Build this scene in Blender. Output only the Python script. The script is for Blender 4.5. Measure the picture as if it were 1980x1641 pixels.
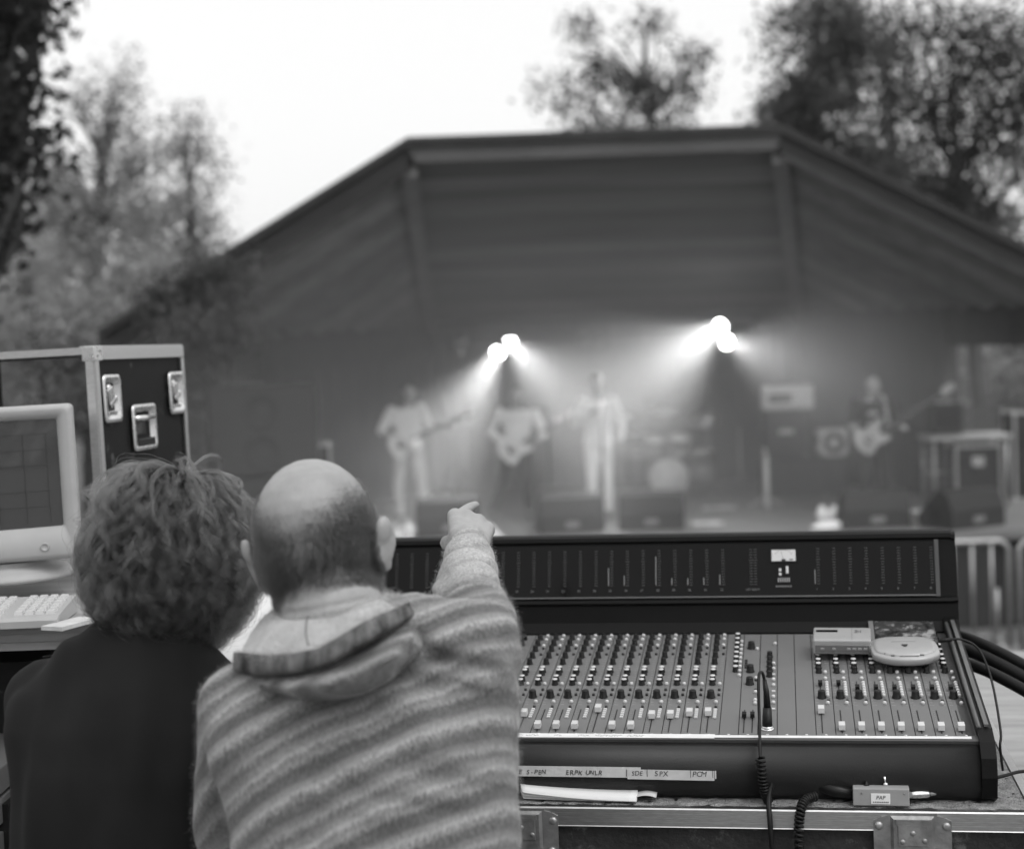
import bpy, bmesh, math, random
import numpy as np
from mathutils import Vector, Matrix, noise
for _o in list(bpy.data.objects): bpy.data.objects.remove(_o)
random.seed(7); RNG = np.random.default_rng(7)
SC = bpy.context.scene; COL = SC.collection
PI = math.pi; rad = math.radians

# ------------------------------------------------------------------ camera
CAM = Vector((0, 0, 1.65)); PITCH, ROLL, FPX = 0.0490, 0.0356, 3122.43
FW = Vector((0, math.cos(PITCH), -math.sin(PITCH))); _r0 = Vector((1, 0, 0)); _u0 = _r0.cross(FW)
RT = (math.cos(ROLL)*_r0 - math.sin(ROLL)*_u0).normalized(); UP = RT.cross(FW).normalized()
cd = bpy.data.cameras.new('camera'); cam = bpy.data.objects.new('camera', cd); COL.objects.link(cam)
cam.matrix_world = Matrix(((RT.x, UP.x, -FW.x, CAM.x), (RT.y, UP.y, -FW.y, CAM.y), (RT.z, UP.z, -FW.z, CAM.z), (0, 0, 0, 1)))
cd.sensor_fit = 'HORIZONTAL'; cd.sensor_width = 70.0; cd.lens = FPX/1980*70.0
cd.clip_start = 0.05; cd.clip_end = 2000
cd.dof.use_dof = True; cd.dof.focus_distance = 2.66; cd.dof.aperture_fstop = 6.0
SC.camera = cam

# ------------------------------------------------------------------ sky, sun, exposure
SUN_EL, SUN_AZ = rad(55), rad(140)      # azimuth measured from +Y towards +X
wd = bpy.data.worlds.new('World'); SC.world = wd; wd.use_nodes = True
nt = wd.node_tree; nt.nodes.clear()
sky = nt.nodes.new('ShaderNodeTexSky'); sky.sky_type = 'NISHITA'; sky.sun_disc = False
sky.sun_elevation = SUN_EL; sky.sun_rotation = SUN_AZ; sky.air_density = 1.6; sky.dust_density = 5.0; sky.ozone_density = 1.0
bw = nt.nodes.new('ShaderNodeRGBToBW'); bg = nt.nodes.new('ShaderNodeBackground'); ow = nt.nodes.new('ShaderNodeOutputWorld')
ov = nt.nodes.new('ShaderNodeMix'); ov.data_type = 'FLOAT'; ov.inputs[0].default_value = .72; ov.inputs[3].default_value = 5.7     # an even layer of thin cloud over the clear sky
nt.links.new(sky.outputs[0], bw.inputs[0]); nt.links.new(bw.outputs[0], ov.inputs[2]); nt.links.new(ov.outputs[0], bg.inputs[0]); bg.inputs[1].default_value = 0.13
nt.links.new(bg.outputs[0], ow.inputs[0])
sl = bpy.data.lights.new('sun', 'SUN'); sl.energy = 0.55; sl.angle = rad(35); sl.color = (1, 1, 1)
sun = bpy.data.objects.new('sun', sl); COL.objects.link(sun)
sd = Vector((math.sin(SUN_AZ)*math.cos(SUN_EL), math.cos(SUN_AZ)*math.cos(SUN_EL), math.sin(SUN_EL)))
sun.rotation_euler = sd.to_track_quat('Z', 'Y').to_euler(); sun.location = sd*60
SC.view_settings.view_transform = 'Standard'; SC.view_settings.look = 'None'
SC.view_settings.gamma = 1; SC.view_settings.use_curve_mapping = False; SC.view_settings.exposure = 0.64
SC.cycles.use_denoising = True; SC.cycles.use_adaptive_sampling = True; SC.cycles.adaptive_threshold = .02; SC.cycles.volume_bounces = 1; SC.cycles.max_bounces = 6
SC.cycles.volume_step_rate = 2.0; SC.cycles.transparent_max_bounces = 8

# ------------------------------------------------------------------ measuring helpers
def ray(px, py): return FW + RT*((px-990)/FPX) + UP*((820.5-py)/FPX)
def U(px, py, Y):
    """the point at distance Y metres down the field that the survey of the photograph gives"""
    d = ray(px, py); return CAM + d*(Y/d.y)
def PXM(Y): return Y/FPX

# ------------------------------------------------------------------ materials (the photograph is black and white: all greys)
MATS = {}
def mat(name, v, rough=0.6, metal=0.0, var=0.0, scale=8.0, bump=0.0, bscale=60.0, spec=0.5, sheen=0.0, coat=0.0, wear=0.0, wscale=14.0, wv=0.4, stretch=None, detail=6.0, emit=0.0):
    m = bpy.data.materials.new(name); m.use_nodes = True; t = m.node_tree; N = t.nodes; L = t.links
    b = N['Principled BSDF']
    b.inputs['Base Color'].default_value = (v, v, v, 1); b.inputs['Roughness'].default_value = rough
    b.inputs['Metallic'].default_value = metal; b.inputs['Specular IOR Level'].default_value = spec
    if sheen: b.inputs['Sheen Weight'].default_value = sheen; b.inputs['Sheen Roughness'].default_value = 0.5
    if coat: b.inputs['Coat Weight'].default_value = coat; b.inputs['Coat Roughness'].default_value = 0.08
    if emit:
        b.inputs['Emission Color'].default_value = (1, 1, 1, 1); b.inputs['Emission Strength'].default_value = emit
    if var or bump or wear:
        tc = N.new('ShaderNodeTexCoord'); mp = N.new('ShaderNodeMapping'); L.new(tc.outputs['Object'], mp.inputs[0])
        if stretch: mp.inputs['Scale'].default_value = stretch
    if var or wear:
        n = N.new('ShaderNodeTexNoise'); n.inputs['Scale'].default_value = scale; n.inputs['Detail'].default_value = detail; n.inputs['Roughness'].default_value = 0.6
        L.new(mp.outputs[0], n.inputs['Vector'])
        r = N.new('ShaderNodeMapRange'); r.inputs[1].default_value = 0.3; r.inputs[2].default_value = 0.7
        r.inputs[3].default_value = v*(1-var); r.inputs[4].default_value = v*(1+var); L.new(n.outputs[0], r.inputs[0])
        out = r.outputs[0]
        if wear:
            n2 = N.new('ShaderNodeTexNoise'); n2.inputs['Scale'].default_value = wscale; n2.inputs['Detail'].default_value = 10; n2.inputs['Roughness'].default_value = 0.7
            L.new(mp.outputs[0], n2.inputs['Vector'])
            r2 = N.new('ShaderNodeMapRange'); r2.inputs[1].default_value = 0.62-0.12*wear; r2.inputs[2].default_value = 0.66-0.10*wear; L.new(n2.outputs[0], r2.inputs[0])
            mx = N.new('ShaderNodeMix'); mx.data_type = 'FLOAT'; L.new(r2.outputs[0], mx.inputs[0]); L.new(out, mx.inputs[2]); mx.inputs[3].default_value = wv
            out = mx.outputs[0]
        L.new(out, b.inputs['Base Color'])
        rr = N.new('ShaderNodeMapRange'); rr.inputs[3].default_value = max(0.02, rough*0.8); rr.inputs[4].default_value = min(1, rough*1.2); L.new(n.outputs[0], rr.inputs[0]); L.new(rr.outputs[0], b.inputs['Roughness'])
    if bump:
        nb = N.new('ShaderNodeTexNoise'); nb.inputs['Scale'].default_value = bscale; nb.inputs['Detail'].default_value = 5
        L.new(mp.outputs[0], nb.inputs['Vector'])
        bp = N.new('ShaderNodeBump'); bp.inputs['Strength'].default_value = bump; bp.inputs['Distance'].default_value = 0.01
        L.new(nb.outputs[0], bp.inputs['Height']); L.new(bp.outputs[0], b.inputs['Normal'])
    MATS[name] = m; return m
def leaf_mat(name, v):
    m = bpy.data.materials.new(name); m.use_nodes = True; t = m.node_tree; N = t.nodes; L = t.links
    N.remove(N['Principled BSDF']); out = N['Material Output']
    tc = N.new('ShaderNodeTexCoord'); n = N.new('ShaderNodeTexNoise'); n.inputs['Scale'].default_value = 1.3; L.new(tc.outputs['Object'], n.inputs[0])
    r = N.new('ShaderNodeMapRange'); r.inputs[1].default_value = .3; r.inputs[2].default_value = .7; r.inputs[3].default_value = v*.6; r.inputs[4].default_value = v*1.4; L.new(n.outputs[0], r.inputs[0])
    d = N.new('ShaderNodeBsdfPrincipled'); d.inputs['Roughness'].default_value = .45; L.new(r.outputs[0], d.inputs['Base Color'])
    tr = N.new('ShaderNodeBsdfTranslucent'); L.new(r.outputs[0], tr.inputs[0])
    mx = N.new('ShaderNodeMixShader'); mx.inputs[0].default_value = .48; L.new(d.outputs[0], mx.inputs[1]); L.new(tr.outputs[0], mx.inputs[2]); L.new(mx.outputs[0], out.inputs[0])
    MATS[name] = m; return m

# ------------------------------------------------------------------ mesh helpers
class MB:
    def __init__(s): s.v = []; s.f = []; s.sm = []
    def add(s, vs, fs, smooth=False, M=None):
        o = len(s.v)
        s.v += [tuple(M @ Vector(p)) if M is not None else tuple(p) for p in vs]
        s.f += [tuple(i+o for i in f) for f in fs]; s.sm += [smooth]*len(fs); return s
    def box(s, c, size, M=None, bev=0.0):
        x, y, z = [d/2 for d in size]; c = Vector(c)
        if bev <= 0:
            vs = [(c.x+a*x, c.y+b*y, c.z+d*z) for a in (-1, 1) for b in (-1, 1) for d in (-1, 1)]
            fs = [(0, 1, 3, 2), (4, 6, 7, 5), (0, 4, 5, 1), (2, 3, 7, 6), (0, 2, 6, 4), (1, 5, 7, 3)]
            return s.add(vs, fs, False, M)
        bm = bmesh.new(); bmesh.ops.create_cube(bm, size=1)
        for v in bm.verts: v.co = Vector((v.co.x*size[0], v.co.y*size[1], v.co.z*size[2])) + c
        bmesh.ops.bevel(bm, geom=bm.edges[:], offset=bev, segments=2, affect='EDGES', profile=.5)
        s.bm(bm, M); return s
    def bm(s, bm, M=None, smooth=False):
        bm.verts.index_update()
        s.add([v.co.copy() for v in bm.verts], [[v.index for v in f.verts] for f in bm.faces], smooth, M); bm.free(); return s
    def prism(s, poly, z0, z1, M=None, axis='z', smooth=False):
        n = len(poly)
        def P(a, b, h): return {'z': (a, b, h), 'x': (h, a, b), 'y': (a, h, b)}[axis]
        vs = [P(a, b, z0) for a, b in poly] + [P(a, b, z1) for a, b in poly]
        fs = [tuple(range(n))[::-1], tuple(range(n, 2*n))] + [(i, (i+1) % n, n+(i+1) % n, n+i) for i in range(n)]
        return s.add(vs, fs, smooth, M)
    def lathe(s, prof, n=16, M=None, smooth=True):
        vs = []; fs = []
        for r, z in prof: vs += [(r*math.cos(2*PI*k/n), r*math.sin(2*PI*k/n), z) for k in range(n)]
        for j in range(len(prof)-1):
            for k in range(n): fs.append((j*n+k, j*n+(k+1) % n, (j+1)*n+(k+1) % n, (j+1)*n+k))
        fs.append(tuple(range(n))[::-1]); fs.append(tuple(range((len(prof)-1)*n, len(prof)*n)))
        return s.add(vs, fs, smooth, M)
    def tube(s, pts, r, n=8, caps=True):
        pts = [Vector(p) for p in pts]; rs = r if isinstance(r, (list, tuple)) else [r]*len(pts)
        vs = []; fs = []; up = None
        for i, p in enumerate(pts):
            t = (pts[min(i+1, len(pts)-1)] - pts[max(i-1, 0)]).normalized()
            if up is None: up = Vector((0, 0, 1)) if abs(t.z) < .9 else Vector((1, 0, 0))
            a = t.cross(up)
            if a.length < 1e-5: a = t.orthogonal()
            a.normalize(); b = a.cross(t).normalized(); up = b
            vs += [tuple(p + rs[i]*(a*math.cos(2*PI*k/n) + b*math.sin(2*PI*k/n))) for k in range(n)]
        for j in range(len(pts)-1):
            for k in range(n): fs.append((j*n+k, j*n+(k+1) % n, (j+1)*n+(k+1) % n, (j+1)*n+k))
        if caps: fs.append(tuple(range(n))[::-1]); fs.append(tuple(range((len(pts)-1)*n, len(pts)*n)))
        return s.add(vs, fs, True)
    def loft(s, rings, n=28):
        """rings: (centre, half-axis a, half-axis b) ellipses joined in turn"""
        vs = []; fs = []
        for c, a, b in rings:
            c, a, b = Vector(c), Vector(a), Vector(b)
            for k in range(n):
                ct, st = math.cos(2*PI*k/n), math.sin(2*PI*k/n)
                ct = math.copysign(abs(ct)**.85, ct); st = math.copysign(abs(st)**.85, st)
                vs.append(tuple(c + a*ct + b*st))
        for j in range(len(rings)-1):
            for k in range(n): fs.append((j*n+k, j*n+(k+1) % n, (j+1)*n+(k+1) % n, (j+1)*n+k))
        fs.append(tuple(range(n))[::-1]); fs.append(tuple(range((len(rings)-1)*n, len(rings)*n)))
        return s.add(vs, fs, True)
    def ball(s, c, r, M=None, seg=16):
        """ellipsoid; r a number or three"""
        r = (r, r, r) if not hasattr(r, '__len__') else r
        bm = bmesh.new(); bmesh.ops.create_uvsphere(bm, u_segments=seg, v_segments=seg//2+2, radius=1)
        X = Matrix.Translation(Vector(c)) @ (M if M is not None else Matrix()) @ Matrix.Diagonal((r[0], r[1], r[2], 1))
        return s.bm(bm, X, True)
    def limb(s, pts, rs, seg=14):
        pts = [Vector(p) for p in pts]
        for i, p in enumerate(pts): s.ball(p, rs[i], seg=seg)
        for i in range(len(pts)-1): s.tube([pts[i], pts[i+1]], [rs[i], rs[i+1]], n=seg)
        return s
    def mesh(s, name, m=None):
        me = bpy.data.meshes.new(name); me.from_pydata(s.v, [], s.f)
        me.polygons.foreach_set('use_smooth', s.sm); me.update()
        bm = bmesh.new(); bm.from_mesh(me); bmesh.ops.recalc_face_normals(bm, faces=bm.faces); bm.to_mesh(me); bm.free()
        if m is not None: me.materials.append(MATS[m] if isinstance(m, str) else m)
        return me
    def build(s, name, m, parent=None, M=None): return obj(name, s.mesh(name, m), parent, M)
def obj(name, data, parent=None, M=None):
    o = bpy.data.objects.new(name, data); COL.objects.link(o)
    if parent is not None: o.parent = parent
    if M is not None: o.matrix_local = M
    return o
def empty(name, loc=(0, 0, 0), rz=0.0):
    o = bpy.data.objects.new(name, None); o.empty_display_size = .05; COL.objects.link(o)
    o.location = loc; o.rotation_euler = (0, 0, rz); return o
def tag(o, label=None, cat=None, group=None, kind=None):
    for k, v in (('label', label), ('category', cat), ('group', group), ('kind', kind)):
        if v: o[k] = v
    return o
def copy_tree(o, parent=None):
    c = o.copy(); COL.objects.link(c); c.parent = parent
    for ch in list(o.children): copy_tree(ch, c)
    return c
def remesh(mb, name, m, voxel, smooth=4, parent=None, fn=None):
    """join the shapes in mb into one continuous skin"""
    me = mb.mesh(name); t = bpy.data.objects.new('t', me); COL.objects.link(t)
    md = t.modifiers.new('r', 'REMESH'); md.mode = 'VOXEL'; md.voxel_size = voxel; md.use_smooth_shade = True
    if smooth: ms = t.modifiers.new('s', 'SMOOTH'); ms.iterations = smooth; ms.factor = .5
    dg = bpy.context.evaluated_depsgraph_get(); out = bpy.data.meshes.new_from_object(t.evaluated_get(dg))
    bpy.data.objects.remove(t); bpy.data.meshes.remove(me)
    out.name = name
    if fn is not None:
        n = len(out.vertices); co = np.empty(n*3); no = np.empty(n*3)
        out.vertices.foreach_get('co', co); out.vertices.foreach_get('normal', no)
        co = co.reshape(-1, 3); no = no.reshape(-1, 3); d = fn(co, no)
        out.vertices.foreach_set('co', (co + no*d[:, None]).ravel()); out.update()
    out.polygons.foreach_set('use_smooth', [True]*len(out.polygons))
    if m is not None: out.materials.append(MATS[m] if isinstance(m, str) else m)
    return obj(name, out, parent)
def spline(pts, n):
    """Catmull-Rom through the points"""
    pts = [Vector(p) for p in pts]; P = [pts[0]*2-pts[1]] + pts + [pts[-1]*2-pts[-2]]; out = []
    m = len(pts)-1
    for k in range(n):
        t = k/(n-1)*m; i = min(int(t), m-1); t -= i; a, b, c, d = P[i:i+4]
        out.append(.5*((2*b) + (c-a)*t + (2*a-5*b+4*c-d)*t*t + (3*b-a-3*c+d)*t**3))
    return out
def text(body, size, name, m, parent, M, align='CENTER', shear=0.0, extr=0.00015):
    c = bpy.data.curves.new(name, 'FONT'); c.body = body; c.size = size; c.align_x = align; c.align_y = 'CENTER'; c.shear = shear; c.extrude = extr
    t = bpy.data.objects.new('t', c); COL.objects.link(t)
    dg = bpy.context.evaluated_depsgraph_get(); me = bpy.data.meshes.new_from_object(t.evaluated_get(dg))
    bpy.data.objects.remove(t); me.name = name; me.materials.clear(); me.materials.append(MATS[m])
    return obj(name, me, parent, M)
def hairs(name, pos, counts, radius, m, parent, tip=.4):
    """strands of hair: pos (N,3), all strands with counts points"""
    h = bpy.data.hair_curves.new(name); h.add_curves(counts)
    h.position_data.foreach_set('vector', np.ascontiguousarray(pos, dtype=np.float32).ravel())
    at = h.attributes.get('radius') or h.attributes.new('radius', 'FLOAT', 'POINT')
    k = counts[0]; fall = np.tile(np.linspace(1, tip, k), len(counts))*radius
    at.data.foreach_set('value', fall.astype(np.float32)); h.materials.append(MATS[m])
    return obj(name, h, parent)

mat('ground', .11, .95, var=.4, scale=.6, bump=.5, bscale=6)
mat('black_case', .012, .6, spec=.15, var=.3, scale=20, bump=.08, bscale=300, wear=.25, wscale=10, wv=.07)
mat('worn_case', .022, .8, var=.5, scale=9, bump=.5, bscale=60, wear=.7, wscale=9, wv=.10)
mat('aluminium', .62, .34, 1.0, var=.12, scale=60, stretch=(1, 8, 8))
mat('zinc', .72, .28, 1.0, var=.15, scale=40)
mat('worn_steel', .30, .5, .85, var=.35, scale=25, bump=.15, bscale=80)
mat('chrome', .8, .15, 1.0)
mat('console_black', .006, .45, spec=.12, var=.15, scale=30, bump=.05, bscale=400)
mat('console_panel', .145, .55, var=.06, scale=12, bump=.04, bscale=500)
mat('console_arm', .055, .48, var=.1, scale=10, bump=.06, bscale=300)
mat('wood_edge', .10, .45, var=.35, scale=6, stretch=(8, 1, 8))
mat('knob_black', .008, .4, spec=.3); mat('knob_light', .62, .4); mat('button_white', .60, .4); mat('button_dark', .02, .4)
mat('groove', .006, .7); mat('print_grey', .30, .6); mat('print_dim', .17, .6); mat('print_faint', .085, .6); mat('ink', .02, .6); mat('led_lit', .26, .4)
mat('glass_dark', .004, .10, spec=.16); mat('meter_face', .62, .5)
mat('tape', .56, .6, var=.12, scale=25, bump=.1, bscale=120); mat('tape_white', .72, .6, var=.08, scale=40)
mat('paper', .80, .7, var=.03, scale=5); mat('foam', .30, 1.0, var=.4, scale=60, bump=1.0, bscale=260)
mat('ply', .30, .65, var=.3, scale=4, stretch=(1, 6, 6), bump=.08, bscale=40)
mat('silver_plastic', .40, .42, .3, var=.05, scale=30); mat('silver_dark', .18, .4, .3); mat('cable', .008, .45, spec=.25, bump=.05, bscale=200)
mat('crt_plastic', .38, .5, var=.05, scale=14, bump=.04, bscale=400); mat('crt_screen', .035, .06, spec=.5, emit=.018); mat('screen_line', .022, .3)
mat('keycap', .52, .5, var=.05, scale=30)
mat('skin', .5, .5, var=.10, scale=35, bump=.12, bscale=220); mat('skin_stage', .40, .6)
mat('stubble', .06, .6); mat('dark_shirt', .012, .9, spec=.15, var=.2, scale=14, bump=.12, bscale=900, sheen=.02)
mat('denim', .05, .85, var=.2, scale=20, bump=.1, bscale=600); mat('stage_white', .84, .8, var=.1, scale=6); mat('stage_dark', .03, .85); mat('stage_light', .5, .85, var=.1, scale=8)
mat('hair_dark', .03, .6); mat('hair_mid', .12, .6)
mat('roof_board', .15, .7, var=.35, scale=1.2, stretch=(.3, 6, 6)); mat('roof_board_pale', .21, .7, var=.35, scale=1.2, stretch=(.3, 6, 6)); mat('fascia', .09, .7, var=.25, scale=1.5); mat('roof_felt', .03, .9, var=.3, scale=3)
mat('hip_beam', .22, .7, var=.2, scale=3); mat('shell_wall', .05, .75, var=.3, scale=1, stretch=(4, 4, .4)); mat('deck', .20, .6, var=.3, scale=1.5, stretch=(.4, 5, 1)); mat('skirt', .02, .95, var=.3, scale=2)
mat('cabinet', .018, .7, var=.2, scale=10); mat('grille', .035, .6, .3, bump=.4, bscale=200); mat('galv', .42, .45, .8, var=.15, scale=8)
mat('lamp_can', .02, .5); mat('lamp_lens_off', .16, .25); mat('lamp_lit', .9, .3, emit=14.0)
mat('amp_white', .8, .6, var=.06, scale=8); mat('cymbal', .6, .3, .9); mat('drum', .35, .3, .2)
mat('bark', .06, .95, var=.4, scale=6, bump=.8, bscale=20)
leaf_mat('leaf_dark', .035); leaf_mat('leaf_mid', .08); leaf_mat('leaf_hazed', .32)  # palest leaf tone has haze and backlight put into its colour
# ================================================================== SETTING
def gz(x, y):
    t = min(max((y-4.2)/(17.5-4.2), 0), 1); z = -1.62*t
    if y > 30: z += (y-30)*.012
    return z
def ground():
    xs = [-120, -100, -40, -20, -10, -6, -3, 0, 3, 6, 10, 20, 40, 100, 120]
    ys = [-40, -10, 0, 2, 4.2, 6, 8, 10, 12, 14, 16, 17.5, 20, 26, 30, 45, 70, 100, 140]
    vs = [(x, y, gz(x, y) + (0 if y < 4.3 else .03*noise.noise((x*.4, y*.4, 0)))) for y in ys for x in xs]; n = len(xs)
    fs = [(j*n+i, j*n+i+1, (j+1)*n+i+1, (j+1)*n+i) for j in range(len(ys)-1) for i in range(n-1)]
    tag(MB().add(vs, fs, True).build('ground', 'ground'), kind='structure')
ground()

DECK = -.55
RA, RB = U(790, 268, 18), U(1505, 243, 18); RA.z = RB.z = 3.76
RL, RR = Vector((-4.45, 18, 1.82)), Vector((6.55, 18, 1.92))
CL, CR = U(832, 620, 25), U(1542, 602, 25); CL.z = CR.z = 2.06
def lerp(a, b, t): return a*(1-t) + b*t
def slab(mb, quad, th):
    """quad plus thickness along +-normal"""
    q = [Vector(p) for p in quad]; n = (q[1]-q[0]).cross(q[3]-q[0])
    if n.length < 1e-9: n = (q[2]-q[0]).cross(q[3]-q[0])
    n.normalize(); n *= th
    mb.add([*q, *[p+n for p in q]], [(0, 1, 2, 3), (7, 6, 5, 4), (0, 4, 5, 1), (1, 5, 6, 2), (2, 6, 7, 3), (3, 7, 4, 0)])
def beam(mb, a, b, w, h, side=None):
    a, b = Vector(a), Vector(b); t = (b-a).normalized(); s = (side or Vector((0, 0, 1)).cross(t)).normalized(); u = t.cross(s).normalized()
    vs = [p + s*i*w/2 + u*j*h/2 for p in (a, b) for i, j in ((-1, -1), (1, -1), (1, 1), (-1, 1))]
    mb.add(vs, [(0, 1, 2, 3), (7, 6, 5, 4), (0, 4, 5, 1), (1, 5, 6, 2), (2, 6, 7, 3), (3, 7, 4, 0)])
def bandshell():
    root = empty('bandshell', (1.1, 21, DECK)); tag(root, 'dark timber bandshell with a sloping boarded ceiling around the stage', 'bandshell')
    inv = root.matrix_world.inverted() if False else Matrix.Translation((-1.1, -21, -DECK))
    def part(mb, name, m, parent=root, first=[0]): return mb.build(name, m, parent, inv if parent is root else None)
    # ceiling boards, lapped like siding
    for (a0, b0, a1, b1, n) in ((RA, RB, CL, CR, 16), (RL, RA, CL, CL, 14), (RB, RR, CR, CR, 14)):
        nn = (b0-a0).cross(a1-a0 if (a1-a0).length > .1 else b1-b0).normalized()
        if nn.z > 0: nn = -nn
        for j in range(n):
            v0, v1 = j/n, (j+.97)/n; w0 = lerp(a0, a1, v0), lerp(b0, b1, v0); w1 = lerp(a0, a1, v1), lerp(b0, b1, v1)
            mb = MB(); q = [w0[0], w0[1], w1[1] + nn*.11, w1[0] + nn*.11]
            n2 = -nn*.03; vs = [*q, *[p+n2 for p in q]]
            mb.add(vs, [(0, 1, 2, 3), (7, 6, 5, 4), (0, 4, 5, 1), (1, 5, 6, 2), (2, 6, 7, 3), (3, 7, 4, 0)])
            part(mb, 'ceiling_board', 'roof_board_pale' if (j*j+j//2) % 3 == 1 else 'roof_board')
    up = Vector((0, 0, .10)); fr = Vector((0, -.22, 0))
    for (a, b, c, d) in ((RA, RB, CR, CL), (RL, RA, CL, CL), (RB, RR, CR, CR)):
        mb = MB(); q = [p + up for p in (a+fr, b+fr, c+Vector((0, .3, 0)), d+Vector((0, .3, 0)))]
        vs = [*q, *[p + Vector((0, 0, .1)) for p in q]]
        mb.add(vs, [(0, 1, 2, 3), (7, 6, 5, 4), (0, 4, 5, 1), (1, 5, 6, 2), (2, 6, 7, 3), (3, 7, 4, 0)])
        part(mb, 'roof_slab', 'roof_felt')
    for (a, b, m, h) in ((RA, RB, 'fascia', .26), (RB, RR, 'roof_felt', .26), (RL, RA, 'roof_felt', .26)):
        mb = MB(); o = Vector((0, -.13, .06)); beam(mb, a+o, b+o, .06, h, Vector((0, 1, 0))); part(mb, 'fascia_board', m)
    for (a, b) in ((RB, RR), (RL, RA)):
        mb = MB(); o = Vector((0, -.10, -.12)); beam(mb, a+o, b+o, .10, .08, Vector((0, 1, 0))); part(mb, 'edge_trim', 'shell_wall' if a is RB else 'roof_felt')
    for (a, b) in ((RA, CL), (RB, CR)):
        mb = MB(); o = Vector((0, -.05, -.16)); beam(mb, a+o, b+o, .17, .12); part(mb, 'hip_beam', 'hip_beam')
    ML, MR = lerp(CL, RL, .62), lerp(CR, RR, .58)
    for (a, b) in ((CL, CR), (CR, MR), (ML, CL)):          # plank walls
        n = max(4, int((b-a).length/.45))
        for k in range(n):
            p, q = lerp(a, b, (k+.01)/n), lerp(a, b, (k+.97)/n); mb = MB(); z = Vector((0, 0, 1))
            p0, q0 = Vector((p.x, p.y, DECK)), Vector((q.x, q.y, DECK)); off = Vector((b-a)).cross(z).normalized()*(-.03 - .012*(k % 2))
            vs = [p0, q0, q, p]; vs = vs + [x+off for x in vs]
            mb.add(vs, [(0, 1, 2, 3), (7, 6, 5, 4), (0, 4, 5, 1), (1, 5, 6, 2), (2, 6, 7, 3), (3, 7, 4, 0)]); part(mb, 'wall_plank', 'shell_wall')
    for (a, b) in ((CR, RR), (RL, CL)):
        mb = MB(); o = Vector((0, 0, -.27)); beam(mb, a+o, b+o, .12, .5); part(mb, 'eave_beam', 'shell_wall')
    mb = MB(); o = Vector((0, -.12, -.1)); beam(mb, CL+o, CR+o, .12, .2); part(mb, 'eave_beam', 'shell_wall')
    for p in (RR, RL, ML, MR):
        mb = MB(); g = gz(p.x, p.y); mb.box((p.x, p.y, (g+2.0)/2), (.2, .2, 2.0-g)); part(mb, 'post', 'shell_wall')
bandshell()
def stage():
    root = empty('stage', (1.1, 21, gz(0, 19))); tag(root, 'low wooden stage floor with a black skirt under the bandshell', 'stage'); inv = Matrix.Translation((-1.1, -21, -gz(0, 19)))
    ys = np.linspace(17.5, 25, 16)
    for k in range(15):                               # deck boards run along the stage front
        y0, y1 = ys[k]+.004, ys[k+1]; t = (y0-17.5)/7.5; xa, xb = -5.2*(1-t)-2.2*t, 8.2*(1-t)+5.2*t
        MB().box(((xa+xb)/2, (y0+y1)/2, DECK-.03), (xb-xa, y1-y0-.012, .06)).build('deck_board', 'deck', root, inv)
    MB().box((1.5, 17.49, DECK-.045), (13.5, .05, .09)).build('deck_edge', 'deck', root, inv)
    n = 220; x0, x1 = -5.2, 8.2; vs = []; fs = []
    for i in range(n+1):
        x = lerp(x0, x1, i/n); y = 17.56 + .035*math.sin(i*1.15) + .02*math.sin(i*.37); vs += [(x, y, DECK-.09), (x, y, -1.62), ]
    fs = [(2*i, 2*i+1, 2*i+3, 2*i+2) for i in range(n)]
    MB().add(vs, fs, True).build('stage_skirt', 'skirt', root, inv)
stage()
def smoke():
    bm = bmesh.new(); d = Vector((0, 0, -.22))
    pts = [p + d for p in (RA, RB, RL, RR, CL, CR)] + [Vector((x, y, DECK+.02)) for x, y in ((-4.3, 17.6), (6.3, 17.6), (-1.3, 24.8), (4.3, 24.8))]
    pts = [p + Vector((0, .1 if p.y < 19 else -.12, 0)) for p in pts]
    for p in pts: bm.verts.new(p)
    bmesh.ops.convex_hull(bm, input=bm.verts)
    mb = MB(); mb.bm(bm)
    m = bpy.data.materials.new('smoke'); m.use_nodes = True; t = m.node_tree; t.nodes.remove(t.nodes['Principled BSDF'])
    v = t.nodes.new('ShaderNodeVolumePrincipled'); v.inputs['Color'].default_value = (.95, .95, .95, 1); v.inputs['Density'].default_value = SMOKE; v.inputs['Anisotropy'].default_value = .35
    t.links.new(v.outputs[0], t.nodes['Material Output'].inputs['Volume'])
    o = mb.build('stage_smoke', m); tag(o, 'pale theatrical smoke hanging over the stage', 'smoke', kind='stuff')
SMOKE = .06
smoke()
def drift():
    bm = bmesh.new()
    for p in ((-1.6, 10.2, -.6), (1.0, 10.2, -.6), (-1.6, 10.2, 1.1), (.8, 10.2, 1.1), (-3.4, 13.5, -1.0), (2.6, 13.5, -1.0), (-2.9, 13.5, 2.0), (1.9, 13.5, 2.2), (-4.3, 17.3, -1.5), (5.6, 17.3, -1.5), (-4.2, 17.3, 1.7), (5.4, 17.3, 1.7), (-1.1, 17.6, 3.55), (2.8, 17.6, 3.55)): bm.verts.new(p)
    bmesh.ops.convex_hull(bm, input=bm.verts); mb = MB(); mb.bm(bm)
    m = bpy.data.materials.new('drifting_smoke'); m.use_nodes = True; t = m.node_tree; t.nodes.remove(t.nodes['Principled BSDF'])
    v = t.nodes.new('ShaderNodeVolumePrincipled'); v.inputs['Color'].default_value = (.95, .95, .95, 1); v.inputs['Density'].default_value = .012; v.inputs['Anisotropy'].default_value = .2
    t.links.new(v.outputs[0], t.nodes['Material Output'].inputs['Volume'])
    tag(mb.build('drifting_smoke', m), 'thin smoke drifting out in front of the stage', 'smoke', kind='stuff')
drift()

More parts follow.
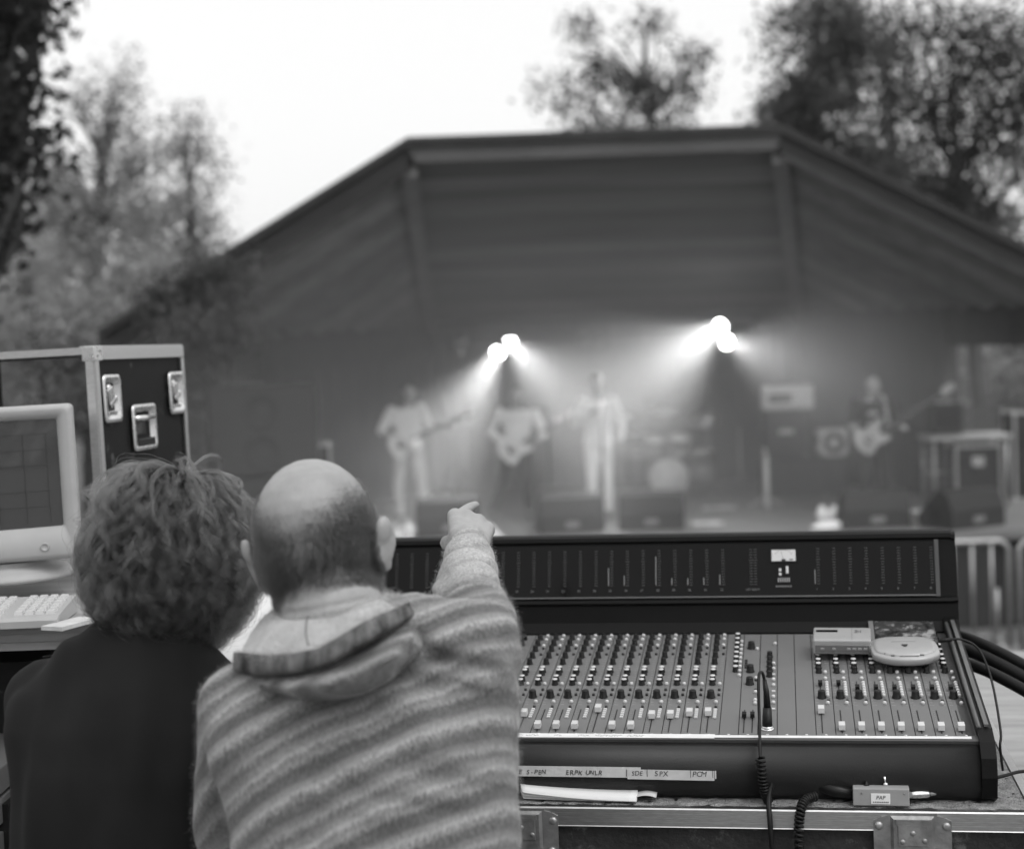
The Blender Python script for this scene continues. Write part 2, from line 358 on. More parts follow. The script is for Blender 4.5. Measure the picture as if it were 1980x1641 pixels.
# ------------------------------------------------------------------ trees
def leaves(blobs, n, size, seed, clump=.28, per=70, hollow=.35):
    g = np.random.default_rng(seed); blobs = np.array(blobs, float)
    vol = np.prod(blobs[:, 3:], 1)**.8; pick = g.choice(len(blobs), n//per, p=vol/vol.sum())
    d = g.normal(size=(len(pick), 3)); d /= np.linalg.norm(d, axis=1)[:, None]
    rr = (hollow + (1-hollow)*g.random(len(pick)))**.6; rr[g.random(len(pick)) < .12] *= 1.08
    c = blobs[pick, :3] + d*rr[:, None]*blobs[pick, 3:]
    P = np.repeat(c, per, 0) + g.normal(size=(len(c)*per, 3))*clump*np.array([1, 1, .75])
    N = len(P); a = g.normal(size=(N, 3)); a /= np.linalg.norm(a, axis=1)[:, None]
    b = np.cross(a, g.normal(size=(N, 3))); b /= np.linalg.norm(b, axis=1)[:, None]
    s = size*(.7 + .6*g.random((N, 1)))
    nn = np.cross(a, b)*s*.12
    V = np.stack([P - a*s*.55, P + b*s*.33 + nn, P + a*s*.55, P - b*s*.33 + nn], 1).reshape(-1, 3)
    F = np.arange(N*4).reshape(N, 4)
    return V, F
def fast_mesh(name, V, F, m):
    me = bpy.data.meshes.new(name); me.vertices.add(len(V)); me.vertices.foreach_set('co', np.ascontiguousarray(V, dtype=np.float32).ravel())
    k = F.shape[1]; me.loops.add(F.size); me.loops.foreach_set('vertex_index', F.ravel().astype(np.int32)); me.polygons.add(len(F))
    me.polygons.foreach_set('loop_start', np.arange(0, F.size, k, dtype=np.int32)); me.update(calc_edges=True); me.materials.append(MATS[m]); return me
def tree(name, label, base, blobs, n, size, m, seed, trunk=.16, group=None, clump=.28, hollow=.35):
    """blobs in metres: centre x, y, z and three radii"""
    base = Vector(base); root = empty(name, base); tag(root, label, 'tree', group)
    V, F = leaves(blobs, n, size, seed, clump, hollow=hollow); o = obj('crown', fast_mesh('crown', V - np.array(base), F, m), root)
    rr = random.Random(seed); mb = MB(); top = max(blobs, key=lambda b: b[2]); cx = np.mean([b[0] for b in blobs]); cy = np.mean([b[1] for b in blobs])
    tt = Vector((lerp(base.x, top[0], .8), lerp(base.y, top[1], .8), top[2])) - base
    path = spline([Vector((0, 0, -.2)), tt*.35 + Vector((rr.uniform(-.2, .2), 0, 0)), tt*.7 + Vector((rr.uniform(-.25, .25), 0, 0)), tt], 14)
    mb.tube(path, [trunk*(1.25 if i == 0 else 1)*(1-.85*i/13) for i in range(14)], 9)
    for b in blobs:
        e = Vector(b[:3]) - base; k = min(12, max(2, int(13*min(.9, max(.15, (e.z-.9)/max(tt.z, .1)))))); s = path[k]
        for w in range(3):
            e2 = e + Vector((rr.uniform(-1, 1)*b[3]*.7, rr.uniform(-1, 1)*b[4]*.7, rr.uniform(-.3, .8)*b[5]))
            mid = lerp(s, e2, .5) + Vector((rr.uniform(-.2, .2), rr.uniform(-.2, .2), rr.uniform(0, .3)))
            r0 = trunk*.42*(1-.6*k/13); mb.tube(spline([s, mid, e2], 8), [r0*(1-.85*i/7) for i in range(8)], 6)
    mb.build('trunk', 'bark', root); return root
def PB(Y, lst, dy=1.0):
    """crown lobes from (px, py, rx, ry) at distance Y"""
    out = []
    for q in lst:
        px, py, rx, ry = q[:4]; Yk = Y + (q[4] if len(q) > 4 else 0); c = U(px, py, Yk); k = PXM(Yk); out.append((c.x, c.y, c.z, rx*k, max(rx, ry)*k*dy, ry*k))
    return out
def gbase(px, Y): c = U(px, 700, Y); return (c.x, Y, gz(c.x, Y))
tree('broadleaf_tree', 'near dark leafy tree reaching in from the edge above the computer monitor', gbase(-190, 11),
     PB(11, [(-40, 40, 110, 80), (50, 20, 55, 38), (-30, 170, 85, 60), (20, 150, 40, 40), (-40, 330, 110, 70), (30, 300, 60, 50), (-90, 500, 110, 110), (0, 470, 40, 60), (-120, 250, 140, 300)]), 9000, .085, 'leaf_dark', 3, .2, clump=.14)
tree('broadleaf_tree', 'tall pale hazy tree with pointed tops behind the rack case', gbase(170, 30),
     PB(30, [(140, 210, 60, 70), (230, 190, 45, 80), (180, 330, 130, 110), (90, 420, 110, 120), (270, 380, 80, 90), (200, 520, 140, 110), (60, 600, 120, 90)]), 12000, .10, 'leaf_hazed', 4, .3, clump=.26, hollow=.15)
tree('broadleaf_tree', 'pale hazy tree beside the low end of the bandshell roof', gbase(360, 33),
     PB(33, [(362, 260, 34, 70), (370, 360, 60, 80), (330, 450, 90, 80), (400, 500, 55, 70), (330, 560, 120, 80), (470, 570, 50, 60)]), 7000, .10, 'leaf_hazed', 5, .25, clump=.26, hollow=.15)
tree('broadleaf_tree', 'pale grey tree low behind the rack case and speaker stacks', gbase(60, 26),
     PB(26, [(30, 480, 100, 90), (-20, 620, 130, 120), (150, 620, 110, 80), (280, 640, 90, 60), (60, 740, 160, 90)]), 7500, .095, 'leaf_hazed', 6, .25, clump=.26, hollow=.15)
tree('broadleaf_tree', 'sparse tree rising above the bandshell ridge against the sky', gbase(1210, 36),
     PB(36, [(1150, 60, 45, 50), (1170, 150, 45, 45), (1090, 190, 55, 40), (1260, 55, 22, 35), (1230, 180, 60, 45), (1335, 120, 22, 55), (1310, 200, 45, 40), (1095, 110, 30, 22), (1200, 270, 150, 40)]), 4800, .11, 'leaf_mid', 8, .2, clump=.25, hollow=.2)
tree('broadleaf_tree', 'dense dark tree directly behind the peak of the bandshell roof', gbase(1580, 29),
     PB(29, [(1560, 90, 90, 70), (1530, 190, 55, 60), (1600, 220, 110, 100), (1680, 130, 80, 90), (1640, 330, 120, 80), (1500, 235, 60, 30), (1590, 20, 90, 40)]), 15500, .09, 'leaf_mid', 9, .3, clump=.22, hollow=.2)
tree('broadleaf_tree', 'tall dark tree in the corner of the view with a slim bare trunk', gbase(1905, 25),
     PB(25, [(1820, 60, 100, 70), (1930, 90, 90, 90), (1790, 200, 90, 90), (1900, 260, 110, 90), (1990, 350, 80, 100), (1860, 400, 100, 80), (2010, 180, 80, 90)]), 12500, .085, 'leaf_dark', 10, .17, clump=.26, hollow=.15)
tree('broadleaf_tree', 'spreading dark tree over the sloping edge of the bandshell roof', gbase(1760, 32),
     PB(32, [(1740, 330, 90, 70), (1820, 420, 110, 80), (1930, 470, 90, 70), (1880, 560, 120, 70), (1990, 560, 80, 80), (1700, 60, 80, 60)]), 10000, .095, 'leaf_mid', 11, .25, clump=.24, hollow=.2)
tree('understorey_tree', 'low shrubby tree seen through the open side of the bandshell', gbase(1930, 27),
     PB(27, [(1880, 700, 60, 45), (1960, 740, 70, 50), (1900, 790, 90, 60), (2010, 690, 60, 60), (1990, 820, 90, 70)]), 5500, .095, 'leaf_hazed', 12, .1, clump=.28, hollow=.1)
tree('broadleaf_tree', 'small leafy tree in front of the low end of the bandshell roof', gbase(395, 17.2),
     PB(17.2, [(400, 545, 55, 45), (445, 515, 34, 26), (335, 590, 60, 42), (440, 580, 40, 40), (390, 640, 70, 40)]), 3000, .075, 'leaf_mid', 14, .09, clump=.16, hollow=.1)
for k, (px, lab) in enumerate(((330, 'leafy shrub glimpsed between the rack case and the speaker stack'), (560, 'leafy shrub hidden in haze behind the speaker stack'), (-30, 'leafy shrub seen through the open rack case'))):
    tree('leafy_shrub', lab, gbase(px, 27+k), PB(27+k, [(px-70, 760, 90, 70), (px+60, 740, 100, 80), (px, 830, 150, 80)]), 3600, .14, 'leaf_mid', 20+k, .08, clump=.3, hollow=.1)
V, F = leaves([(x, 62 + 6*math.sin(x*.7), .6, 4.5, 3, 3.0 + 1.2*math.sin(x*1.3)) for x in range(-45, 46, 4)], 26000, .55, 40, clump=.6)
tag(obj('far_wood', fast_mesh('far_wood', V, F, 'leaf_dark')), 'dark mass of woodland far behind the bandshell', 'wood', kind='stuff')
V, F = leaves([(x, -27 + 3*math.sin(x*.7), 2.2 + 1.5*math.sin(x*.9), 3.4, 2.5, 3.0 + 1.6*math.sin(x*1.3)) for x in range(-36, 37, 4)], 22000, .4, 41, clump=.5)
tag(obj('park_wood', fast_mesh('park_wood', V, F, 'leaf_mid')), 'line of park trees behind the sound desk', 'wood', kind='stuff')

def haze():
    m = bpy.data.materials.new('haze'); m.use_nodes = True; t = m.node_tree; t.nodes.remove(t.nodes['Principled BSDF'])
    v = t.nodes.new('ShaderNodeVolumePrincipled'); v.inputs['Color'].default_value = (.95, .95, .95, 1); v.inputs['Density'].default_value = HAZE; v.inputs['Anisotropy'].default_value = .2
    t.links.new(v.outputs[0], t.nodes['Material Output'].inputs['Volume'])
    o = MB().box((0, 50, 5.5), (244, 184, 19)).build('haze', m); tag(o, 'thin pale evening haze over the park', 'haze', kind='stuff')
HAZE = .0005
haze()
# ================================================================== ON THE STAGE
def at(px, Y, z=None):
    """a spot at distance Y in the column px, at height z"""
    p = U(px, 700, Y); z = DECK if z is None else z
    return Vector((p.x - (p.z-z)*ROLL*.6, Y, z))
SPOT_W = 13.0
def par_can(label, px, py, Y, aim, lit, group):
    c = U(px, py, Y); root = empty('par_lamp', c); tag(root, label, 'stage lamp', group)
    d = (Vector(aim)-c).normalized(); M = d.to_track_quat('Z', 'Y').to_matrix().to_4x4()
    MB().lathe([(.03, -.30), (.07, -.29), (.085, -.22), (.10, -.12), (.112, -.01), (.112, .04), (.104, .04), (.10, .0)], 20, M).build('can', 'lamp_can', root)
    MB().lathe([(.0, .012), (.06, .010), (.099, .0), (.099, -.004)][::-1], 20, M).build('lens', 'lamp_lit' if lit else 'lamp_lens_off', root)
    mb = MB(); mb.tube([Vector((-.13, 0, -.1)), Vector((-.13, 0, .14)), Vector((.13, 0, .14)), Vector((.13, 0, -.1))], .01, 6); mb.build('yoke', 'lamp_can', root)
    if lit:
        l = bpy.data.lights.new('lamp_light', 'AREA'); l.shape = 'DISK'; l.size = .19; l.spread = rad(34); l.energy = SPOT_W*lit
        o = bpy.data.objects.new('lamp_light', l); COL.objects.link(o); o.parent = root
        o.matrix_local = Matrix.Translation(d*.06) @ (-d).to_track_quat('Z', 'Y').to_matrix().to_4x4()
LY = 23.4
par_can('lit stage lamp beaming down over the guitarist by the speaker stack', 963, 681, LY, U(800, 960, 19.6), 1.0, 'lit stage lamps')
par_can('lit stage lamp tucked behind its twin, beaming towards the singer', 985, 663, LY+.3, U(1190, 870, 19.4), .8, 'lit stage lamps')
par_can('highest lit stage lamp, beaming across to the singer', 1394, 630, LY, U(1150, 800, 19.4), 1.3, 'lit stage lamps')
par_can('lit stage lamp just below the highest one, beaming at the bassist', 1405, 661, LY, U(1640, 740, 19.2), .4, 'lit stage lamps')
for px, py, lab in ((893, 660, 'unlit stage lamp hanging near the guitarist in front of the speaker stack'), (1130, 664, 'unlit stage lamp above the singer, nearer the lit pair'), (1158, 664, 'unlit stage lamp above the head of the singer'), (1470, 632, 'unlit stage lamp hanging above the white amplifier')):
    c = U(px, py, LY); par_can(lab, px, py, LY, (c.x+.2, 19, -.2), 0, 'unlit stage lamps')
def light_bar():
    a, b = U(845, 634, LY+.02), U(1545, 612, LY+.02); a.z = b.z = 2.0; root = empty('lighting_bar', ((a.x+b.x)/2, LY, DECK)); tag(root, 'long lighting bar on two stands across the back of the stage', 'lighting bar')
    I = Matrix.Translation(-root.location); MB().tube([a, b], .028, 8).build('top_tube', 'lamp_can', root, I)
    MB().tube([a+Vector((0, .2, -.22)), b+Vector((0, .2, -.22))], .028, 8).build('lower_tube', 'lamp_can', root, I)
    for t in (.03, .97):
        p = lerp(a, b, t) + Vector((0, .1, 0)); MB().tube([p, Vector((p.x, p.y, DECK+.02))], .035, 8).build('stand', 'lamp_can', root, I)
        mb = MB()
        for k in range(3): mb.tube([(p.x, p.y, DECK+.5), (p.x+.5*math.cos(k*2.1), p.y+.3*math.sin(k*2.1), DECK+.02)], .02, 6)
        mb.build('stand_feet', 'lamp_can', root, I)
    for t in np.linspace(.05, .95, 12): MB().tube([lerp(a, b, t), lerp(a, b, t+.03)+Vector((0, .2, -.22))], .012, 6).build('lattice', 'lamp_can', root, I)
light_bar()

def guitar(label, loc, tilt, m, bass=False, yaw=0.0, group=None):
    root = empty('bass_guitar' if bass else 'electric_guitar', loc); tag(root, label, 'guitar', group)
    root.rotation_euler = (0, -tilt, yaw)
    out = [(-.22, -.02), (-.21, .09), (-.14, .16), (-.05, .14), (.0, .11), (.08, .14), (.19, .15), (.20, .11), (.12, .06), (.11, 0), (.13, -.05), (.19, -.10), (.15, -.13), (.05, -.12), (-.02, -.12), (-.08, -.16), (-.17, -.15)]
    sp = [(p.x, p.y) for p in spline([Vector((a, b, 0)) for a, b in out + [out[0]]], 48)][:-1]
    MB().prism(sp, -.022, .022, axis='y').build('body', m, root)
    Ln = .86 if bass else .66
    MB().box((.10+Ln/2, -.03, .01), (Ln, .02, .05)).build('neck', 'wood_edge', root)
    MB().prism([(.10+Ln, -.02), (.10+Ln, .04), (.15+Ln, .07), (.28+Ln, .06), (.28+Ln, -.01), (.14+Ln, -.03)], -.035, -.02, axis='y').build('headstock', m, root)
    MB().box((-.06, -.028, .0), (.10, .012, .07)).build('pickup', 'knob_black', root)
    return root
def figure(label, px, Y, H, pose, shirt, trousers, hair, yaw=0.0, longhair=False, sleeves=.5, group='musicians on the stage', cat='person'):
    base = at(px, Y); k = H/1.78
    J = dict(pelvis=(0, 0, .95), chest=(0, 0, 1.22), neck=(0, .01, 1.46), head=(0, -.03, 1.64), sR=(-.19, 0, 1.42), sL=(.19, 0, 1.42), eR=(-.30, -.02, 1.15), eL=(.30, -.02, 1.15),
             hR=(-.16, -.24, 1.02), hL=(.30, -.26, 1.05), hipR=(-.09, 0, .93), hipL=(.09, 0, .93), kR=(-.13, -.03, .50), kL=(.13, -.03, .50), aR=(-.16, .02, .09), aL=(.16, .02, .09))
    J.update(pose); J = {a: Vector(b)*k for a, b in J.items()}
    def arms(mb, s, g, cut=1.0):
        sh, e, h = J['s'+s], J['e'+s], J['h'+s]
        if cut >= 1: mb.limb([sh, e, h], [.058*k+g, .043*k+g, .031*k+g], 10)
        elif cut > .5: mb.limb([sh, e, lerp(e, h, cut*2-1)], [.062*k+g, .047*k+g, .042*k+g], 10)
        else: mb.limb([sh, lerp(sh, e, cut*2)], [.062*k+g, .056*k+g], 10)
    def torso(mb, g):
        X = Vector((1, 0, 0)); Yv = Vector((0, 1, 0)); pl, ch, nk = J['pelvis'], J['chest'], J['neck']; sx = (J['sL']-J['sR']); sx = sx.normalized()
        mb.loft([(pl - Vector((0, 0, .06*k)), X*(.155*k+g), Yv*(.105*k+g)), (lerp(pl, ch, .4), X*(.145*k+g), Yv*(.10*k+g)), (ch, sx*(.17*k+g), Yv*(.115*k+g)), (lerp(ch, nk, .6), sx*(.185*k+g), Yv*(.105*k+g)), (lerp(ch, nk, .9), sx*(.15*k+g), Yv*(.08*k+g))], 18)
    def legs(mb, g, full=True):
        for s in 'RL': mb.limb([J['hip'+s], J['k'+s], lerp(J['k'+s], J['a'+s], 1.0 if full else .95)], [.085*k+g, .058*k+g, .042*k+g], 10)
    mb = MB(); torso(mb, -.012); legs(mb, -.01)
    hd = J['head']
    for s in 'RL':
        arms(mb, s, 0.0); h = J['h'+s]; d = (h - J['e'+s]).normalized(); sd = d.cross(Vector((0, 0, 1))).normalized()
        mb.ball(h + d*.045*k, (.038*k, .045*k, .036*k), seg=10)
        for q in range(4): mb.limb([h + d*.07*k + sd*(q-1.5)*.019*k, h + d*(.115-.006*abs(q-1.3))*k + sd*(q-1.5)*.021*k + Vector((0, 0, -.012)), h + d*.125*k + sd*(q-1.5)*.021*k + Vector((0, 0, -.04))], [.0105, .0100, .009], 6)
        mb.limb([h + d*.03*k - sd*.03*k, h + d*.075*k - sd*.052*k], [.013, .010], 6)
        a = J['a'+s]; mb.limb([a, a + Vector((0, -.13, -.05))*k], [.04*k, .035*k], 8)
    mb.limb([J['neck'] - Vector((0, 0, .06)), hd - Vector((0, -.02, .07))*k], [.055*k, .052*k], 10)
    mb.ball(hd + Vector((0, .015, .02))*k, (.076*k, .096*k, .098*k)); mb.ball(hd + Vector((0, -.035, -.055))*k, (.058*k, .055*k, .062*k))
    mb.limb([hd + Vector((0, -.092, .01))*k, hd + Vector((0, -.115, -.03))*k], [.010*k, .016*k], 6)
    for sx in (-1, 1): mb.ball(hd + Vector((sx*.078, .01, -.005))*k, (.012*k, .022*k, .033*k), seg=8)
    R = Matrix.Rotation(yaw, 4, 'Z')
    body = remesh(mb, 'person', 'skin_stage', .013, 2); body.location = base; body.rotation_euler = (0, 0, yaw); tag(body, label, cat, group)
    mb = MB(); torso(mb, .012)
    for s in 'RL': arms(mb, s, .012, sleeves)
    remesh(mb, 'shirt', shirt, .016, 3, body)
    mb = MB(); legs(mb, .012); pl = J['pelvis']
    mb.loft([(pl - Vector((0, 0, .10*k)), Vector((.15*k, 0, 0)), Vector((0, .11*k, 0))), (pl + Vector((0, 0, .04*k)), Vector((.165*k, 0, 0)), Vector((0, .118*k, 0)))], 16)
    remesh(mb, 'trousers', trousers, .016, 2, body)
    for s in 'RL':
        a = J['a'+s]; mb = MB(); mb.limb([a + Vector((0, .03, -.045))*k, a + Vector((0, -.10, -.05))*k, a + Vector((0, -.17, -.058))*k], [.042*k, .044*k, .034*k], 8); remesh(mb, 'shoe', 'stage_dark', .012, 1, body)
    if hair:
        mb = MB(); mb.ball(hd + Vector((0, .035, .045))*k, (.086*k, .094*k, .088*k))
        if longhair: mb.ball(hd + Vector((0, .06, -.07))*k, (.088*k, .05*k, .14*k))
        remesh(mb, 'hair', hair, .012, 1, body)
    for sx in (-1, 1): MB().ball(hd + Vector((sx*.03, -.078, .012))*k, .012*k, seg=8).build('eye', 'stage_white', body)
    return body, base
GT = 'musicians on the stage'
b1, p1 = figure('musician in a pale shirt playing guitar, nearest the speaker stack', 790, 20.8, 1.79, dict(sR=(-.2, 0, 1.40), sL=(.17, -.02, 1.43), eR=(-.33, .02, 1.16), hR=(-.10, -.22, 1.00), eL=(.27, -.14, 1.17), hL=(.46, -.30, 1.20), head=(.03, -.05, 1.63), kR=(-.15, -.06, .5), aR=(-.14, .02, .09), kL=(.15, -.02, .5), aL=(.20, .05, .09)), 'stage_white', 'stage_light', 'hair_dark', yaw=rad(10), longhair=True)
guitar('pale electric guitar with its neck raised, held by the musician nearest the speaker stack', p1 + Vector((-.02, -.19, 1.0)), rad(22), 'amp_white', group='guitars')
b2, p2 = figure('musician in a white shirt and dark trousers bending over a guitar', 1002, 20.4, 1.75, dict(head=(0, -.12, 1.60), neck=(0, -.05, 1.43), chest=(0, -.01, 1.2), sR=(-.23, -.04, 1.38), sL=(.21, -.06, 1.37), eR=(-.36, .02, 1.13), hR=(-.11, -.24, .95), eL=(.34, -.10, 1.10), hL=(.28, -.32, 1.06), kR=(-.22, -.02, .5), aR=(-.36, .04, .09), kL=(.10, -.06, .5), aL=(.12, .04, .09)), 'stage_white', 'stage_dark', 'hair_mid', sleeves=.8)
guitar('pale electric guitar hanging low on the bending musician', p2 + Vector((-.02, -.20, .92)), rad(28), 'amp_white', group='guitars')
b3, p3 = figure('singer in light clothes standing at the microphone in the middle of the stage', 1158, 20.2, 1.82, dict(eR=(-.29, -.06, 1.17), hR=(-.08, -.24, 1.30), eL=(.29, -.02, 1.14), hL=(.26, -.14, .92), head=(-.01, -.06, 1.66), kR=(-.09, -.03, .5), aR=(-.10, .02, .09), kL=(.10, -.03, .5), aL=(.10, .02, .09)), 'stage_white', 'stage_white', 'hair_mid', sleeves=.9)
b4, p4 = figure('bassist in a printed black T-shirt beside the flight cases', 1690, 19.5, 1.70, dict(head=(.02, -.06, 1.63), eR=(-.30, .0, 1.16), hR=(-.12, -.24, .98), eL=(.28, -.04, 1.12), hL=(.30, -.30, 1.12), sR=(-.2, 0, 1.41)), 'stage_dark', 'stage_dark', None, sleeves=.45)
guitar('long-necked bass guitar held by the musician in the black T-shirt', p4 + Vector((-.04, -.19, .95)), rad(30), 'stage_light', True, group='guitars')
mb = MB(); rr = random.Random(5)
for k, (dx, dz, rx, rz) in enumerate(((-.01, 1.28, .07, .04), (.03, 1.17, .05, .05), (-.06, 1.14, .03, .035), (.05, 1.08, .035, .03))): mb.ball(Vector((dx, -.112, dz))*.955, (rx, .012, rz), seg=10)
mb.build('shirt_print', 'stage_light', b4)
MB().tube(spline([p4*0 + Vector((.16, -.13, 1.0)), Vector((.15, -.13, 1.2)), Vector((.13, -.06, 1.40)), Vector((.08, .06, 1.42)), Vector((-.1, .12, 1.2))], 16), .022, 6).build('guitar_strap', 'stage_light', b4)

def mic_stand(label, px, Y, h, boom=(0, .1), m='lamp_can', mic='grille', group='microphone stands', thick=.011):
    p = at(px, Y); root = empty('microphone_stand', p); tag(root, label, 'microphone stand', group)
    mb = MB()
    for k in range(3): mb.tube([(0, 0, .16), (.26*math.cos(.5+k*2.09), .26*math.sin(.5+k*2.09), .012)], .009, 6)
    mb.build('tripod_base', m, root); MB().tube([(0, 0, .02), (0, 0, h)], thick, 8).build('pole', m, root)
    e = Vector((boom[0], boom[1], h)); MB().tube([(0, 0, h-.02), e*1.0], thick*.8, 6).build('boom', m, root)
    MB().tube([e, e+Vector((0, .10, .05))], [.014, .020], 8).build('microphone', mic, root); MB().ball(e+Vector((0, .12, .06)), .030, seg=10).build('microphone_grille', mic, root)
mic_stand('straight microphone stand in front of the singer', 1165, 19.55, 1.50, (0, .12))
mic_stand('microphone stand between the singer and the bending musician', 1062, 19.3, 1.45, (-.3, .25))
mic_stand('short pale microphone stand in front of the amplifier stack', 1482, 20.6, .66, (.05, .3), 'amp_white', 'amp_white', thick=.03)
mic_stand('microphone stand in front of the bassist', 1742, 18.9, 1.35, (-.2, .25))

def cabinet(label, px, Y, w, d, h, z, name='speaker_cabinet', m='cabinet', grille='grille', badge=False, yaw=0.0, group=None, cat='speaker', cones=2):
    p = at(px, Y, z); root = empty(name, p); root.rotation_euler = (0, 0, yaw); tag(root, label, cat, group)
    MB().box((0, d/2, h/2), (w, d, h), bev=.015).build('box', m, root)
    MB().box((0, -.006, h/2), (w-.07, .02, h-.07)).build('grille_cloth', grille, root)
    for k in range(cones):
        zz = h*(.5 if cones == 1 else (.28, .72)[k % 2]); MB().lathe([(.0, 0), (.05, .0), (min(w, h/cones)*.36, .010), (min(w, h/cones)*.39, .014), (min(w, h/cones)*.39, .0)], 20, Matrix.Translation((0, -.014, zz)) @ Matrix.Rotation(PI/2, 4, 'X')).build('cone_ring', 'cabinet', root)
    if badge: MB().box((0, -.02, h*.55), (w*.34, .012, h*.10)).build('badge', 'amp_white', root)
    for sx in (-1, 1): MB().box((sx*(w/2+.004), d/2, h*.6), (.012, .14, .09)).build('side_handle', 'knob_black', root)
    for sx in (-1, 1): MB().box((sx*(w/2-.03), .0, .03), (.05, .03, .05)).build('corner', 'worn_steel', root)
    return root
cabinet('wide dark speaker cabinet on the floor under the amplifier stack', 1537, 21.9, .88, .4, .54, DECK, group='amplifier stack')
cabinet('dark guitar speaker cabinet with a pale badge under the white amplifier', 1520, 21.9, .58, .36, .64, DECK+.545, badge=True, group='amplifier stack')
def amp_head():
    p = at(1526, 21.9, DECK+1.19); root = empty('amplifier_head', p); tag(root, 'white amplifier head with a dark panel on top of the speaker cabinets', 'amplifier')
    MB().box((0, .14, .17), (.68, .28, .33), bev=.03).build('box', 'amp_white', root); MB().box((-.12, -.008, .16), (.30, .02, .11)).build('control_panel', 'console_black', root)
    for k in range(6): MB().lathe([(.013, 0), (.011, .02)], 10, Matrix.Translation((-.23+k*.045, -.018, .16)) @ Matrix.Rotation(PI/2, 4, 'X')).build('knob', 'knob_light', root)
    MB().box((.19, -.006, .165), (.22, .014, .27), bev=.005).build('front_cloth', 'stage_white', root); MB().tube(spline([(-.12, .14, .335), (-.10, .14, .37), (.10, .14, .37), (.12, .14, .335)], 10), .012, 6).build('carry_handle', 'knob_black', root)
amp_head()
cabinet('plain dark bass cabinet behind the bassist', 1612, 22.0, .46, .36, .52, DECK, group='amplifier stack', cones=1)
cabinet('small pale combo amplifier on a dark cabinet behind the bassist', 1612, 22.0, .40, .26, .38, DECK+.525, name='combo_amplifier', m='amp_white', grille='amp_white', cat='amplifier', cones=1)
for px, Y, z, lab in ((507, 16.9, -1.6, 'lowest black loudspeaker cabinet of the stack beside the stage'), (507, 16.9, -.62, 'middle black loudspeaker cabinet of the stack beside the stage'), (507, 16.9, .36, 'topmost black loudspeaker cabinet of the stack beside the stage')):
    cabinet(lab, px, Y, 1.14, .8, .97, z, group='loudspeaker stack', yaw=rad(6))
def wedge(label, px, Y, w, yaw=0.0):
    p = at(px, Y); root = empty('stage_monitor', p); root.rotation_euler = (0, 0, yaw); tag(root, label, 'monitor speaker', 'stage monitor wedges')
    MB().prism([(-.25, 0), (.28, 0), (.32, .12), (-.02, .44), (-.17, .40), (-.25, .2)], -w/2, w/2, axis='x').build('box', 'cabinet', root)
    n = Vector((0, .32, .34)).normalized(); c = Vector((0, .15, .28)) + n*.012
    M = Matrix.Translation(c) @ n.to_track_quat('Z', 'Y').to_matrix().to_4x4(); MB().box((0, 0, 0), (w-.08, .40, .015), M).build('grille', 'grille', root)
    MB().box((0, -.252, .1), (.16, .012, .07)).build('socket_plate', 'worn_steel', root)
    for s in (-1, 1): MB().box((s*(w/2+.004), .05, .2), (.012, .12, .06)).build('handle', 'knob_black', root)
wedge('black monitor wedge in front of the bassist', 1688, 18.3, .74)
wedge('black monitor wedge in front of the singer, nearer the bending musician', 1098, 18.9, .74, rad(6))
wedge('black monitor wedge in front of the singer, nearer the amplifiers', 1258, 18.9, .76, rad(-6))
wedge('black monitor wedge turned sideways near the flight cases', 1862, 18.0, .78, rad(28))
wedge('black monitor wedge in front of the guitarist near the speaker stack', 860, 19.0, .72, rad(8))

def road_case(label, px, Y, w, d, h, z, yaw=0.0, m='black_case', cat='flight case', group=None):
    p = at(px, Y, z); root = empty('flight_case', p); root.rotation_euler = (0, 0, yaw); tag(root, label, cat, group)
    MB().box((0, d/2, h/2), (w, d, h)).build('box', m, root); e = .028
    mb = MB()
    for a in (-1, 1):
        for b in (0, 1): mb.box((a*w/2, b*d, h/2), (e, e, h)); mb.box((0, b*d, h if a > 0 else 0), (w, e, e)); mb.box((a*w/2, d/2, h*b), (e, d, e))
    mb.build('edging', 'aluminium', root)
    for zz in (.25, .75): MB().box((0, -.012, h*zz), (.15, .02, .12), bev=.004).build('recessed_handle', 'zinc', root)
    for a in (-1, 1):
        for b in (0, 1):
            for c in (0, 1): MB().ball((a*w/2, b*d, c*h), .028, seg=8).build('ball_corner', 'zinc', root)
    return root
road_case('upright flight case with a shiny edge at the speaker stack end of the stage', 576, 18.3, .72, .5, 1.14, DECK, rad(8))
road_case('dark flight case with two handles under the side table', 1893, 20.0, .54, .5, .74, DECK, rad(-4))
road_case('tall dark flight case at the far edge of the stage', 2010, 20.6, .6, .5, 1.1, DECK)
def side_table():
    p = at(1880, 19.8); root = empty('side_table', p); tag(root, 'pale-topped table over the flight case at the side of the stage', 'table')
    MB().box((0, .3, .87), (1.0, .6, .05), bev=.006).build('table_top', 'stage_light', root)
    for sx in (-.45, .45):
        for y in (.05, .55): MB().tube([(sx, y, .0), (sx, y, .85)], .025, 8).build('leg', 'galv', root)
    MB().box((0, .55, .4), (.9, .03, .03)).build('stretcher', 'galv', root)
side_table()
def stage_tv():
    p = at(1833, 19.95, DECK+.90); root = empty('equipment_rack', p); tag(root, 'small dark equipment box standing on the side table', 'equipment')
    MB().box((0, .15, .2), (.40, .3, .38), bev=.012).build('housing', 'cabinet', root); MB().box((0, -.004, .21), (.32, .016, .28)).build('front_panel', 'glass_dark', root)
    MB().box((0, .15, .40), (.2, .05, .03)).build('handle', 'stage_light', root)
stage_tv()
